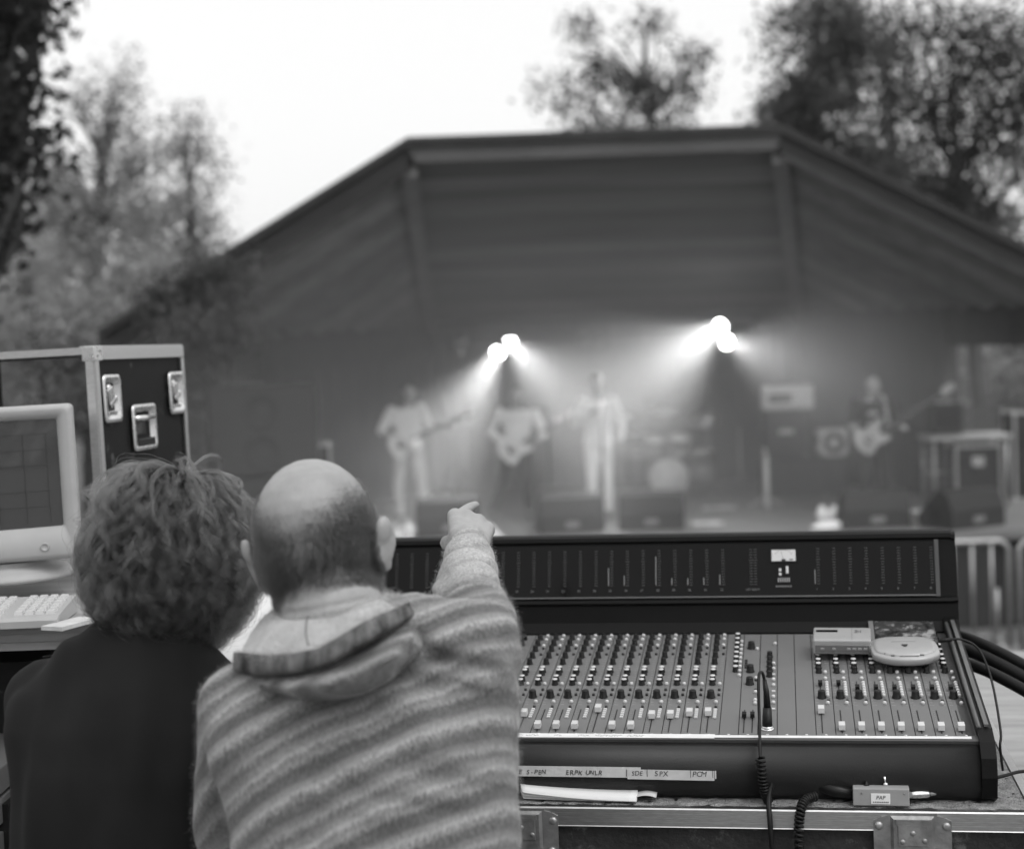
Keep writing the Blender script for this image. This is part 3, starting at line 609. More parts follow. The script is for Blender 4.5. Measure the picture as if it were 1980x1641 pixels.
def fence():
    a, b = at(1850, 24.5, gz(0, 24)), at(2120, 24.5, gz(0, 24)); root = empty('slat_fence', (a.x, a.y, a.z)); tag(root, 'pale vertical slat fence behind the side table', 'fence')
    n = 26; w = (b.x-a.x)/n
    for k in range(n): MB().box(((k+.5)*w, 0, 1.05), (w*.8, .03, 2.1)).build('slat', 'shell_wall', root)
    for z in (.4, 1.8): MB().box(((b.x-a.x)/2, .035, z), (b.x-a.x, .04, .08)).build('rail', 'shell_wall', root)
fence()
def drums():
    p = at(1290, 22.5); root = empty('drum_kit', p); tag(root, 'drum kit with cymbals at the back of the stage behind the singer', 'drum kit')
    def drum(name, c, r, h, M, mm='drum'):
        o = MB().lathe([(r, -h/2), (r*1.03, -h/2), (r*1.03, -h/2+.03), (r, -h/2+.03), (r, h/2-.03), (r*1.03, h/2-.03), (r*1.03, h/2), (r, h/2)], 24, Matrix.Translation(c) @ M).build(name, mm, root)
        MB().lathe([(0.001, 0), (r*.97, .0), (r*.97, .004)], 24, Matrix.Translation(c) @ M @ Matrix.Translation((0, 0, h/2))).build('drum_head', 'stage_white', o)
    X90 = Matrix.Rotation(PI/2, 4, 'X')
    drum('bass_drum', (0, 0, .29), .28, .42, X90); drum('tom', (-.16, .05, .72), .15, .22, Matrix.Rotation(.35, 4, 'X')); drum('tom', (.18, .05, .72), .16, .24, Matrix.Rotation(.35, 4, 'X'))
    drum('floor_tom', (.48, .30, .42), .21, .40, Matrix.Rotation(.12, 4, 'X')); drum('snare_drum', (-.38, .35, .62), .18, .15, Matrix())
    for c, r, tl in (((-.42, .1, .90), .18, .1), ((.55, .15, 1.05), .23, .45), ((-.62, .3, 1.15), .21, .35), ((.05, .5, 1.2), .24, .3)):
        cy = MB().lathe([(r, 0), (r*.3, .018), (r*.14, .026), (.012, .05), (.012, .03), (r*.3, .012), (r, -.003)], 24, Matrix.Translation(c) @ Matrix.Rotation(tl, 4, 'X')).build('cymbal', 'cymbal', root)
        mb = MB(); mb.tube([c, (c[0], c[1], .05)], .011, 6)
        for k in range(3): mb.tube([(c[0], c[1], .25), (c[0]+.2*math.cos(k*2.1), c[1]+.2*math.sin(k*2.1), .012)], .008, 6)
        mb.build('cymbal_stand', 'galv', cy)
    MB().lathe([(.15, 0), (.16, .03), (.15, .06)], 16, Matrix.Translation((.0, .75, .48))).build('drum_stool', 'cabinet', root)
drums()
def cloth_lump(name, label, c, r, m, cat, seed, group=None):
    mb = MB(); rr = random.Random(seed)
    for k in range(7): mb.ball(Vector(c) + Vector((rr.uniform(-1, 1)*r[0]*.6, rr.uniform(-1, 1)*r[1]*.6, r[2]*.45 + rr.uniform(-.3, .3)*r[2])), (r[0]*rr.uniform(.35, .6), r[1]*rr.uniform(.35, .6), r[2]*rr.uniform(.35, .55)))
    o = remesh(mb, name, m, .012, 3, fn=lambda co, no: np.array([.02*noise.noise(Vector(p)*14) for p in co])); tag(o, label, cat, group)
cloth_lump('towel', 'white crumpled towel on the stage beside the bassist wedge', at(1601, 18.7), (.16, .12, .2), 'stage_white', 'towel', 1)
cloth_lump('towel', 'white towel lying flat at the stage edge before the bassist wedge', at(1592, 18.0), (.2, .12, .1), 'stage_white', 'towel', 2)
o = MB().lathe([(.045, 0), (.048, .004), (.066, .15), (.070, .155), (.066, .158), (.060, .15), (.045, .01)], 20).build('plastic_beaker', 'stage_white'); o.location = at(1771, 18.3); tag(o, 'white plastic beaker standing between the two wedges near the flight cases', 'beaker')
r_ = empty('water_bottle', at(785, 18.2)); tag(r_, 'pale bottle on the stage floor in front of the guitarist by the speaker stack', 'bottle')
MB().lathe([(.042, 0), (.046, .01), (.046, .10), (.043, .11), (.046, .12), (.046, .17), (.035, .21), (.015, .235), (.014, .25)], 18).build('bottle_body', 'stage_white', r_); MB().lathe([(.017, .25), (.017, .272), (.012, .275)], 14).build('cap', 'stage_light', r_)
for px, Y, w, lab in ((1370, 18.9, .36, 'white set list lying on the stage floor nearest the audience'), (1392, 20.6, .44, 'white sheet of paper lying on the stage near the drum kit')):
    p = at(px, Y); mb = MB(); vs = [(i/6*w-w/2, j/4*.3, .006 + .012*abs(math.sin(i*.9+j))) for j in range(5) for i in range(7)]
    mb.add(vs, [(j*7+i, j*7+i+1, (j+1)*7+i+1, (j+1)*7+i) for j in range(4) for i in range(6)], True); o = mb.build('set_list', 'paper'); o.location = p; md = o.modifiers.new('t', 'SOLIDIFY'); md.thickness = .002; tag(o, lab, 'paper', 'papers on the stage')

def barrier(label, x0, Y):
    L = 2.25; g = gz(x0, Y); root = empty('crowd_barrier', (x0, Y, g)); tag(root, label, 'barrier', 'steel crowd barriers')
    MB().tube(spline([(0.02, 0, .14), (0.02, 0, 1.0), (.08, 0, 1.08), (L-.08, 0, 1.08), (L-.02, 0, 1.0), (L-.02, 0, .14)], 40) if False else [(.02, 0, .12), (.02, 0, 0.93), (.05, 0, 0.98), (.10, 0, 1.00), (L-.10, 0, 1.00), (L-.05, 0, 0.98), (L-.02, 0, 0.93), (L-.02, 0, .12)], .021, 10).build('frame', 'galv', root)
    MB().tube([(.02, 0, .2), (L-.02, 0, .2)], .018, 8).build('lower_rail', 'galv', root)
    n = 14
    for k in range(1, n): MB().tube([(k*L/n, 0, .2), (k*L/n, 0, .99)], .0125, 8).build('bar', 'galv', root)
    for s in (0.12, L-.12):
        mb = MB(); mb.tube([(s, -.32, .02), (s, 0, .22), (s, .32, .02)], .018, 8); mb.tube([(s, 0, .2), (s, 0, .6)], .018, 8); mb.build('foot', 'galv', root)
barrier('steel crowd barrier whose end shows beside the mixing console', 1.84, 13.3)
barrier('steel crowd barrier continuing past the one beside the mixing console', 4.13, 13.25)
# ================================================================== MIXING DESK
YAW, TILT = -.1689, .1445
CO = Vector((-0.0057, 2.7159, 0.9885))
CM = Matrix.Translation(CO) @ Matrix.Rotation(YAW, 4, 'Z')            # console frame: x along the desk, y away, z up
PT = Matrix.Rotation(TILT, 4, 'X')                                     # the tilted panel in it
PITCHX = .032; XL, XR = -.80, .752
def console():
    root = empty('mixing_console'); root.matrix_world = CM; tag(root, 'large black mixing console with grey channel strips and a raised meter bridge', 'mixing console')
    w = (XL, XR + .023)
    # body under the panel and the rounded arm rest
    prof = [(-.028, -.010), (.50, .060), (.545, .070), (.70, .07), (.70, -.094), (-.02, -.094), (-.03, -.06)]
    MB().prism(prof, XL, XR, axis='x').build('chassis', 'console_black', root)
    arm = [(-.026, -.0045), (-.036, -.009), (-.046, -.018), (-.054, -.031), (-.058, -.047), (-.056, -.066), (-.048, -.083), (-.034, -.0945), (-.022, -.0945), (-.022, -.02)]
    MB().prism(arm, XL, XR + .012, axis='x', smooth=True).build('front_roll', 'console_front', root)
    mb = MB(); mb.box((0, 0, 0), (XR-XL, .022, .005), Matrix.Translation(((XL+XR)/2, -.0155, .0)) @ Matrix.Rotation(.16, 4, 'X')); mb.build('front_lip', 'console_arm', root)
    # end cheek: follows the profile, a little proud
    ch = [(-.052, -.085), (-.062, -.05), (-.056, -.02), (-.036, .002), (.0, .016), (.52, .094), (.56, .105), (.66, .11), (.70, .08), (.70, -.0945), (-.03, -.0945)]
    for x0, x1 in ((XR, XR+.024), (XL-.024, XL)):
        MB().prism(ch, x0, x1, axis='x').build('end_cheek', 'console_black', root)
    mb = MB(); mb.tube([(XR+.003, .0, .017), (XR+.003, .52, .095)], .004, 6); mb.build('cheek_trim', 'wood_edge', root)
    MB().box((0, 0, 0), (.007, .53, .004), Matrix.Translation((XR+.015, .262, .0595)) @ Matrix.Rotation(TILT+.005, 4, 'X')).build('cheek_trim', 'wood_edge', root)
    # shared small meshes (panel coordinates, base at 0)
    def knob(r, h, cap):
        mb = MB(); mb.lathe([(r*1.12, 0), (r*1.12, h*.12), (r*.98, h*.2), (r*.86, h*.92), (r*.78, h)], 14); me = mb.mesh('rotary_knob', 'knob_black')
        me.materials.append(MATS['knob_light']); n = len(me.polygons)
        if cap:
            for p in me.polygons:
                if p.center.z > h*.90: p.material_index = 1
        mb2 = MB(); mb2.box((0, r*.45, h+.0002), (r*.18, r*.8, .0006)); me2 = mb2.mesh('pointer', 'knob_light'); return me, me2
    KB, KS, KC = knob(.0072, .0135, False), knob(.0056, .0115, False), knob(.0056, .0115, True)
    BW_ = MB().lathe([(.0034, 0), (.0034, .004), (.0026, .0055), (.0008, .006)], 10).mesh('push_button', 'button_white')
    BD_ = MB().lathe([(.0026, 0), (.0026, .003), (.002, .004)], 8).mesh('push_button', 'button_dark')
    LP_ = MB().box((0, 0, .0016), (.0062, .0048, .0032), bev=.0008).mesh('push_button', 'button_white')
    SCW = MB().lathe([(.0030, 0), (.0030, .0012), (.0018, .0020)], 10).mesh('screw', 'chrome')
    SLOT = MB().box((0, .051, .0004), (.0018, .102, .0008)).mesh('fader_slot', 'groove'); SSL = MB().box((0, .03, .0004), (.0016, .04, .0008)).mesh('fader_slot', 'groove')
    def fcap(v, s=1.0):
        mb = MB(); pr = [(-.0085*s, 0), (-.0078*s, .0085*s), (-.0045*s, .0105*s), (-.001*s, .0068*s), (.001*s, .0068*s), (.0045*s, .0105*s), (.0078*s, .0085*s), (.0085*s, 0)]
        mb.prism([(a, b+.003) for a, b in pr], -.0052*s, .0052*s, axis='x'); mb.box((0, 0, .002), (.002, .008, .004)); return mb.mesh('fader_cap', v)
    FW_, FB_ = fcap('button_white'), fcap('knob_black', .72)
    FL = MB().box((0, 0, .0139), (.0100, .0012, .0006)).mesh('fader_line', 'ink')
    plate = MB().box((0, .2622, -.0015), (PITCHX-.0011, .5232, .003), bev=.0006).mesh('channel_strip', 'console_panel')
    prt = MB()                                     # fine legends printed beside the controls
    rr = random.Random(2)
    for b in np.arange(.13, .51, .0125):
        for s in (-1, 1):
            if rr.random() < .75: prt.box((s*(.0095 + .002*rr.random()), b, .0002), (.003+.004*rr.random(), .0011, .0003))
    for b in np.arange(.024, .118, .0085): prt.box((-.0105, b, .0002), (.004, .0006, .0003))
    PRT = prt.mesh('legend_print', 'print_grey')
    def put(me, name, st, a, b, h=0.0, rz=0.0): return obj(name, me, st, Matrix.Translation((a, b, h)) @ Matrix.Rotation(rz, 4, 'Z'))
    def rk(kind, st, a, b):
        o = put(kind[0], 'rotary_knob', st, a, b, 0, rr.uniform(-2.2, 2.2))
        return o
    up = {0: .085, 4: .108, 7: .078, 8: .080, 9: .090, 10: .092}
    for i in range(-24, 24):
        st = obj('channel_strip', plate, root, PT @ Matrix.Translation((i*PITCHX, 0, .0)))
        if i*PITCHX < XL+.016: COL.objects.unlink(st); bpy.data.objects.remove(st); continue
        put(SCW, 'screw', st, .0, .006)
        if i < -1:                                 # behind the two people: the same controls, joined
            mb = MB()
            for b in (.179, .243, .262, .295, .309, .354, .39, .429, .463, .497): mb.lathe([(.006, 0), (.005, .0115)], 10, Matrix.Translation((-.004, b, 0)))
            o = mb.build('knob_column', 'knob_black', st); o['kind'] = 'stuff'; put(FW_, 'fader_cap', st, -.005, .03 + .05*((i*7) % 3 == 0)); put(SLOT, 'fader_slot', st, -.005, .016); continue
        if i <= 10:
            rk(KB, st, -.004, .179)
            for b in (.243, .262, .295, .309): rk(KC, st, -.004, b)
            for b in (.354, .39, .429, .463, .497): rk(KS, st, -.004, b)
            put(BW_, 'push_button', st, .006, .150)
            for b in (.188, .213): put(BD_, 'push_button', st, .0095, b)
            for b in (.240, .452, .488, .512): put(BW_, 'push_button', st, .0095, b)
            for b in (.405, .44): put(BD_, 'push_button', st, .0105, b)
            for k in range(5): put(LP_, 'push_button', st, .006, .080 + k*.0092)
            put(BD_, 'push_button', st, .0065, .128)
            put(SLOT, 'fader_slot', st, -.005, .016); f = put(FW_, 'fader_cap', st, -.005, up.get(i, .030)); put(FL, 'fader_line', f, 0, 0) if False else None
            put(PRT, 'legend_print', st, 0, 0)
        elif i == 11:
            for k in range(8): rk(KC, st, .004, .312 + k*.0265)
            for k in range(9): put(BW_, 'push_button', st, .0115, .285 + k*.0235)
        elif i == 12:
            for b in (.44, .31, .245): rk(KB, st, -.001, b)
            for b, w_ in ((.43, BW_), (.27, BW_), (.262, BD_), (.212, BD_), (.20, BW_), (.16, BW_), (.145, BW_)): put(w_, 'push_button', st, .010, b)
            for a in (-.0075, .0065):
                put(SLOT, 'fader_slot', st, a, .016); put(FB_, 'fader_cap', st, a, .082)
            for k in range(4): put(BD_, 'push_button', st, -.0095, .33 + k*.012)
        elif i == 13:
            for k in range(5): rk(KS, st, .002, .285 + k*.026)
            for k in range(9): put(BW_ if k % 3 else LP_, 'push_button', st, .0095, .12 + k*.0285)
            put(BW_, 'push_button', st, .012, .46)
            MB().lathe([(.011, 0), (.011, .002), (.008, .003), (.008, .001)], 16, Matrix.Translation((.0, .032, 0))).build('socket_ring', 'chrome', st)
        elif i >= 16:
            rk(KB, st, -.003, .178)
            for b in (.305, .328, .350, .374, .402, .43): rk(KC if b > .31 else KS, st, -.005, b)
            put(BW_, 'push_button', st, .006, .268); put(BW_, 'push_button', st, .007, .147); put(BW_, 'push_button', st, .0065, .30); put(BD_, 'push_button', st, .0085, .16)
            for k in range(6): put(BW_, 'push_button', st, .0075, .183 + k*.0125)
            put(SSL, 'fader_slot', st, -.004, .208); put(FB_, 'fader_cap', st, -.004, .236 if i < 18 else .214)
            put(SLOT, 'fader_slot', st, -.0055, .016); put(FW_, 'fader_cap', st, -.0055, .105 if i == 16 else .030); put(PRT, 'legend_print', st, 0, 0)
            for b in (.47, .505): rk(KS, st, -.005, b)
    # filler at the cheek
    MB().box((0, .2622, -.0015), (.017, .5232, .003), PT @ Matrix.Translation((.7435, 0, 0)), ).build('filler_strip', 'console_panel', root)
    # meter bridge
    mbp = [(.530, .0765), (.545, .095), (.552, .128), (.546, .134), (.552, .139), (.562, .142), (.592, .249), (.586, .254), (.589, .262), (.600, .266), (.64, .264), (.66, .25), (.665, .09), (.66, .0765)]
    br = MB().prism(mbp, XL-.02, XR+.022, axis='x').build('meter_bridge', 'console_black', root)
    for x0, x1 in ((XR+.022, XR+.030), (XL-.028, XL-.02)):
        q = [(a*(.985) + .009, .17 + (b-.17)*.97) for a, b in mbp]; MB().prism(q, x0, x1, axis='x').build('end_cap', 'console_black', br)
    for x0, x1, zz in ((.738, .752, 0), ):
        MB().box(((x0+x1)/2, .574, .195), (.008, .01, .112), None).build('bezel_post', 'console_arm', br, Matrix.Translation((0, .574, .195)) @ Matrix.Rotation(-.27, 4, 'X') @ Matrix.Translation((0, -.574, -.195)))
    t = math.atan2(.592-.562, .249-.142); FM = Matrix.Translation((0, .560, .142)) @ Matrix.Rotation(PI/2 - t, 4, 'X')     # face frame: x along, y up the face, z out towards the engineer
    FH = .111
    MB().box(((XL+.748)/2, FH/2, .0005), (.748-XL, FH-.006, .003), FM).build('meter_window', 'glass_dark', br)
    mb = MB(); mb.box(((XL+.748)/2, .0015, .003), (.748-XL, .0025, .004), FM); mb.build('bezel_edge', 'console_edge', br)
    tick = MB()
    for k in range(14): tick.box((.0035, .026 + k*.0054, 0), (.0060 if k != 9 else .0082, .0010, .0003))
    TICK = tick.mesh('level_scale', 'print_faint')
    lit = {3: .036, 4: .020, 6: .058, 7: .014, 8: .014, 9: .014, 10: .020, 16: .028, 12: .0}
    def meter(i, x, num):
        m_ = obj('level_meter', TICK, br, FM @ Matrix.Translation((x, 0, .0023)))
        if lit.get(i): MB().box((-.0032, .026 + lit[i]/2, .0004), (.0014, lit[i], .0006)).build('lit_segment', 'led_lit', m_)
        if num: text(num, .0062, 'channel_number', 'print_dim', m_, Matrix.Translation((0, .0155, .0002)))
    for i in range(-11, 11): meter(i, i*.0324 + .0005*0 + .0033*(1-i/10), str(i+22))
    meter(12, 11.87*.032, ''); o = obj('level_meter', TICK, br, FM @ Matrix.Translation((11.87*.032+.0085, 0, .0023)))
    text('LEFT RIGHT', .0052, 'meter_caption', 'print_dim', br, FM @ Matrix.Translation((11.87*.032+.006, .0155, .0025)))
    for k in range(8): meter(16+k, (16.0 + k*.981)*.032, str(k+1))
    vu = MB().box((.448, .0825, .0035), (.051, .026, .005), FM, ).build('needle_meter', 'knob_black', br)
    MB().box((.448, .0828, .0062), (.047, .0225, .001), FM).build('meter_face', 'meter_face', vu)
    mb = MB()
    for k in range(11):
        a = rad(-48 + k*9.6); mb.box((0, .021, 0), (.0006, .0022 if k % 2 else .0035, .0003), FM @ Matrix.Translation((.448, .0725, .0068)) @ Matrix.Rotation(-a, 4, 'Z'))
    mb.box((0, .010, 0), (.0005, .017, .0003), FM @ Matrix.Translation((.448, .0725, .0069)) @ Matrix.Rotation(rad(14), 4, 'Z')); mb.box((.448, .0735, .0070), (.008, .004, .001), FM); mb.box((.463, .0745, .0070), (.007, .002, .0004), FM)
    mb.build('needle', 'ink', vu)
    for k, x in enumerate((.4405, .4545)):
        for j in range(2 if k == 0 else 1):
            MB().box((x, .054 - j*.0085, .004), (.0052, .0060 if k == 0 else .015, .004), FM, bev=.0008).build('toggle_key', 'button_white', br)
    for k in range(6): MB().box((.437 + k*.0042, .034, .004), (.0024, .0085, .003), FM).build('selector_key', 'print_grey', br)
    mb = MB()
    for k in range(7): mb.box((.433 + k*.0046, .0215, .0024), (.0032, .0030, .0004), FM)
    mb.build('legend_print', 'print_dim', br)
    # tape along the front: scribble strip and the marked strip
    mb = MB(); mb.box((0, 0, 0), (.33-XL, .0165, .0006), Matrix.Translation(((XL+.33)/2, -.0150, .0036)) @ Matrix.Rotation(.16, 4, 'X')); mb.build('scribble_tape', 'tape_white', root)
    mb = MB(); mb.box((0, 0, 0), (.412, .0095, .0006), Matrix.Translation((.33+.206, -.0145, .0034)) @ Matrix.Rotation(.16, 4, 'X')); mb.build('scribble_strip', 'tape_white', root)
    SM = Matrix.Translation((0, -.0155, .0042)) @ Matrix.Rotation(.16, 4, 'X'); r2 = random.Random(9); mb = MB()
    for c in (.014, .062, .103, .132, .155, .186, .196):
        x = c
        for k in range(r2.randint(2, 5)): mb.box((x, r2.uniform(-.002, .002), 0), (.0006, r2.uniform(.003, .006), .0003), SM); mb.box((x+.002, r2.uniform(-.002, .003), 0), (.003, .0006, .0003), SM); x += .0045
    mb.build('scribble', 'print_grey', root)
    LM = Matrix.Translation((0, -.0605, -.046)) @ Matrix.Rotation(rad(86), 4, 'X') @ Matrix.Rotation(-.004, 4, 'Z')
    mb = MB(); mb.box((-.10, .0008, 0), (.62, .0172, .0006), LM); mb.build('label_tape', 'tape', root)
    mb = MB(); mb.box((.259, -.0008, .0008), (.142, .0160, .0006), LM @ Matrix.Rotation(-.006, 4, 'Z')); mb.box((.332, -.001, .0012), (.0022, .013, .0005), LM @ Matrix.Rotation(.0, 4, 'Z')); mb.build('label_tape', 'tape', root)
    def word(s, x, sz, dz=.0011, sh=.15):
        for k, ch in enumerate(s):
            if ch == ' ': continue
            text(ch, sz*r2.uniform(.92, 1.1), 'handwriting', 'ink', root, LM @ Matrix.Translation((x + k*sz*.66, r2.uniform(-.0006, .0006) - .0005, dz)) @ Matrix.Rotation(r2.uniform(-.12, .12), 4, 'Z'), shear=sh, extr=.0001)
    word('KLE', -.004, .0100); word('S-PEN', .022, .0100); word('ERPK', .088, .0110); word('UNLR', .122, .0105); word('SDE', .197, .0100, .0014); word('SPX', .235, .0115, .0014); word('PCM', .309-.012, .0118, .0014)
    mb = MB()
    for x in (.1865, .2205, .2915, .3535-.026): mb.box((x, 0, .0016), (.0008, .0115, .0003), LM)
    mb.build('handwriting', 'ink', root)
    return root
mat('console_edge', .12, .35); mat('console_front', .016, .40, spec=.3, var=.15, scale=20, bump=.08, bscale=350)
console()

def cm(l): return CM @ Vector(l)
def pm(a, b, h=0): return CM @ (PT @ Vector((a, b, h)))
def cable(name, label, pts, r, m='cable', cat='cable', n=60, group=None, extra=None):
    o = MB().tube(spline(pts, n), r, 8).build(name, m); tag(o, label, cat, group); return o
def coil(path, R, turns, r, lead=None):
    """coiled cord round a path"""
    P = spline(path, 60); out = []; N = turns*12; up = Vector((0, 1, .3)).normalized()
    for k in range(N+1):
        t = k/N*59; i = min(int(t), 58); p = lerp(P[i], P[i+1], t-i); d = (P[i+1]-P[i]).normalized(); a = d.cross(up).normalized(); b = a.cross(d)
        th = 2*PI*turns*k/N; out.append(p + R*(a*math.cos(th) + b*math.sin(th)))
    return out
# ------------------------------------------------------------------ things on the console
def cd_player():
    root = empty('cd_player'); base = PT @ Vector((.664, .352, .0165)); root.matrix_world = CM @ Matrix.Translation(base) @ Matrix.Rotation(TILT, 4, 'X') @ Matrix.Rotation(rad(2), 4, 'Z')
    tag(root, 'silver portable CD player lying on a disc case on the console', 'CD player')
    def shape(s):
        out = []
        for k in range(56):
            t = 2*PI*k/56; c, q = math.cos(t), math.sin(t); e = 3.4; r = (abs(c)**e + abs(q)**e)**(-1/e); x, y = r*c, r*q
            if y < -.55: x *= 1 - .28*((-y-.55)/.45)
            out.append((x*.061*s, y*.062*s))
        return out
    mb = MB(); rings = [(.93, 0), (.985, .003), (1, .008), (1, .012), (.97, .0150)]; vs = []; fs = []; n = 56
    for s, z in rings: vs += [(x, y, z) for x, y in shape(s)]
    for j in range(len(rings)-1):
        for k in range(n): fs.append((j*n+k, j*n+(k+1) % n, (j+1)*n+(k+1) % n, (j+1)*n+k))
    fs += [tuple(range(n))[::-1], tuple(range((len(rings)-1)*n, len(rings)*n))]; mb.add(vs, fs, True).build('body', 'silver_plastic', root)
    vs = []; fs = []; rings = [(.90, .0152), (.89, .0175), (.80, .0188), (.4, .0195)]
    for s, z in rings: vs += [(x, y*.93 + .003, z) for x, y in shape(s)]
    for j in range(len(rings)-1):
        for k in range(n): fs.append((j*n+k, j*n+(k+1) % n, (j+1)*n+(k+1) % n, (j+1)*n+k))
    fs += [tuple(range((len(rings)-1)*n, len(rings)*n))]; MB().add(vs, fs, True).build('lid', 'silver_plastic', root)
    MB().prism([(-.006, .004), (.006, .004), (.0045, -.004), (.001, -.009), (-.002, -.009), (-.0045, -.004)], .0194, .0201).build('lid_badge', 'ink', root)
    for x, y, w in ((-.036, -.036, .009), (-.026, -.047, .007), (.034, -.036, .008), (.044, -.028, .009), (.026, -.046, .008)): MB().box((x, y, .0165), (w, .0035, .003), bev=.001).build('button', 'silver_dark', root)
    MB().box((.003, -.048, .0155), (.034, .006, .002)).build('display', 'print_dim', root); MB().box((0, .02, .0197), (.044, .0012, .0004)).build('lid_line', 'silver_dark', root)
cd_player()
def disc_case():
    root = empty('disc_case'); root.matrix_world = CM @ Matrix.Translation(PT @ Vector((.668, .474, .0135))) @ Matrix.Rotation(TILT-.02, 4, 'X') @ Matrix.Rotation(rad(-1), 4, 'Z')
    tag(root, 'clear plastic disc case with a dark patterned sleeve under the CD player', 'disc case')
    MB().box((0, 0, .003), (.125, .142, .0058), bev=.0008).build('case_shell', 'glass_dark', root); MB().box((.006, 0, .0064), (.112, .136, .0006)).build('cover_sleeve', 'sleeve', root); MB().box((-.0565, 0, .0066), (.009, .14, .001)).build('hinge_strip', 'print_dim', root)
mat('sleeve', .06, .15, var=.9, scale=55, detail=3, wear=.5, wscale=30, wv=.35)
disc_case()
def recorder():
    root = empty('portable_recorder'); root.matrix_world = CM @ Matrix.Translation(PT @ Vector((.553, .400, .0135))) @ Matrix.Rotation(TILT, 4, 'X') @ Matrix.Rotation(rad(-2), 4, 'Z')
    tag(root, 'small silver portable recorder on the console knobs beside the CD player', 'recorder')
    MB().box((0, 0, .015), (.106, .074, .028), bev=.003).build('body', 'silver_plastic', root); MB().box((0, -.0372, .012), (.098, .002, .014), bev=.0006).build('front_panel', 'silver_dark', root)
    MB().box((-.028, .014, .0292), (.040, .012, .001), bev=.0004).build('display_window', 'glass_dark', root)
    MB().box((.018, 0, .0291), (.0007, .07, .0006)).build('lid_seam', 'silver_dark', root)
    mb = MB()
    for a, b, w, h in ((.026, .012, .0012, .013), (.026, .018, .008, .0012), (.026, .006, .008, .0012), (.034, .012, .0012, .013), (.030, .012, .004, .0012)): mb.box((a, b, .0293), (w, h, .0005))
    mb.build('emblem', 'ink', root)
    for x in (-.036, -.015, .012, .022, .032, .042): MB().box((x, -.0384, .012), (.007, .002, .004), bev=.0006).build('button', 'print_grey', root)
recorder()
cable('headphone_lead', 'thin black lead running from the CD player over the console edge', [pm(.730, .392, .03), pm(.745, .392, .032), pm(.772, .398, .03), cm((.800, .38, .07)), cm((.812, .30, .03)), cm((.806, .14, -.02)), cm((.800, .10, -.04)), cm((.806, .12, -.085))], .0022)
MB().tube([pm(.728, .392, .03), pm(.752, .393, .032)], .004, 8).build('lead_plug', 'cable', bpy.data.objects['headphone_lead'])
for k, (y0, dz, r, lab) in enumerate(((.56, .016, .011, 'thick black multicore cable uppermost at the console end'), (.53, -.004, .013, 'thick black multicore cable in the middle at the console end'), (.47, -.02, .012, 'thick black multicore cable lowest at the console end'))):
    cable('multicore_cable', lab, [cm((.70, y0+.06, .05+dz)), cm((.79, y0, .045+dz)), cm((.87, y0-.09, .02+dz)), cm((1.0, y0-.25, -.04+dz)), cm((1.16, y0-.34, -.105+dz*.4))], r, group='multicore cables')
def xlr_plug():
    root = empty('plug_lead', pm(.416, .03, 0)); tag(root, 'black plug and lead standing in the console socket with a coiled cord', 'plug lead')
    I = Matrix.Translation(-root.location)
    MB().tube([pm(.416, .034, .001), pm(.416, .036, .012), pm(.4165, .042, .034)], [.0085, .0085, .0075], 12).build('plug', 'knob_black', root, I)
    MB().tube([pm(.4165, .042, .034), pm(.4155, .050, .060), pm(.413, .056, .078)], [.0062, .005, .0036], 10).build('strain_relief', 'knob_black', root, I)
    MB().tube([pm(.416, .034, .0005), pm(.416, .0345, .0045)], .0095, 14).build('plug_collar', 'chrome', root, I)
    lead = spline([pm(.413, .056, .078), pm(.410, .052, .092), pm(.405, .040, .094), pm(.4035, .02, .075), pm(.404, -.01, .03), cm((.4045, -.052, -.004)), cm((.405, -.068, -.018))], 40)
    MB().tube(lead, .0026, 8).build('lead', 'cable', root, I)
    MB().tube(coil([cm((.405, -.068, -.018)), cm((.407, -.071, -.05)), cm((.411, -.069, -.075)), cm((.416, -.064, -.090))], .0062, 15, .0026), .0023, 6).build('coiled_cord', 'cable', root, I)
xlr_plug()
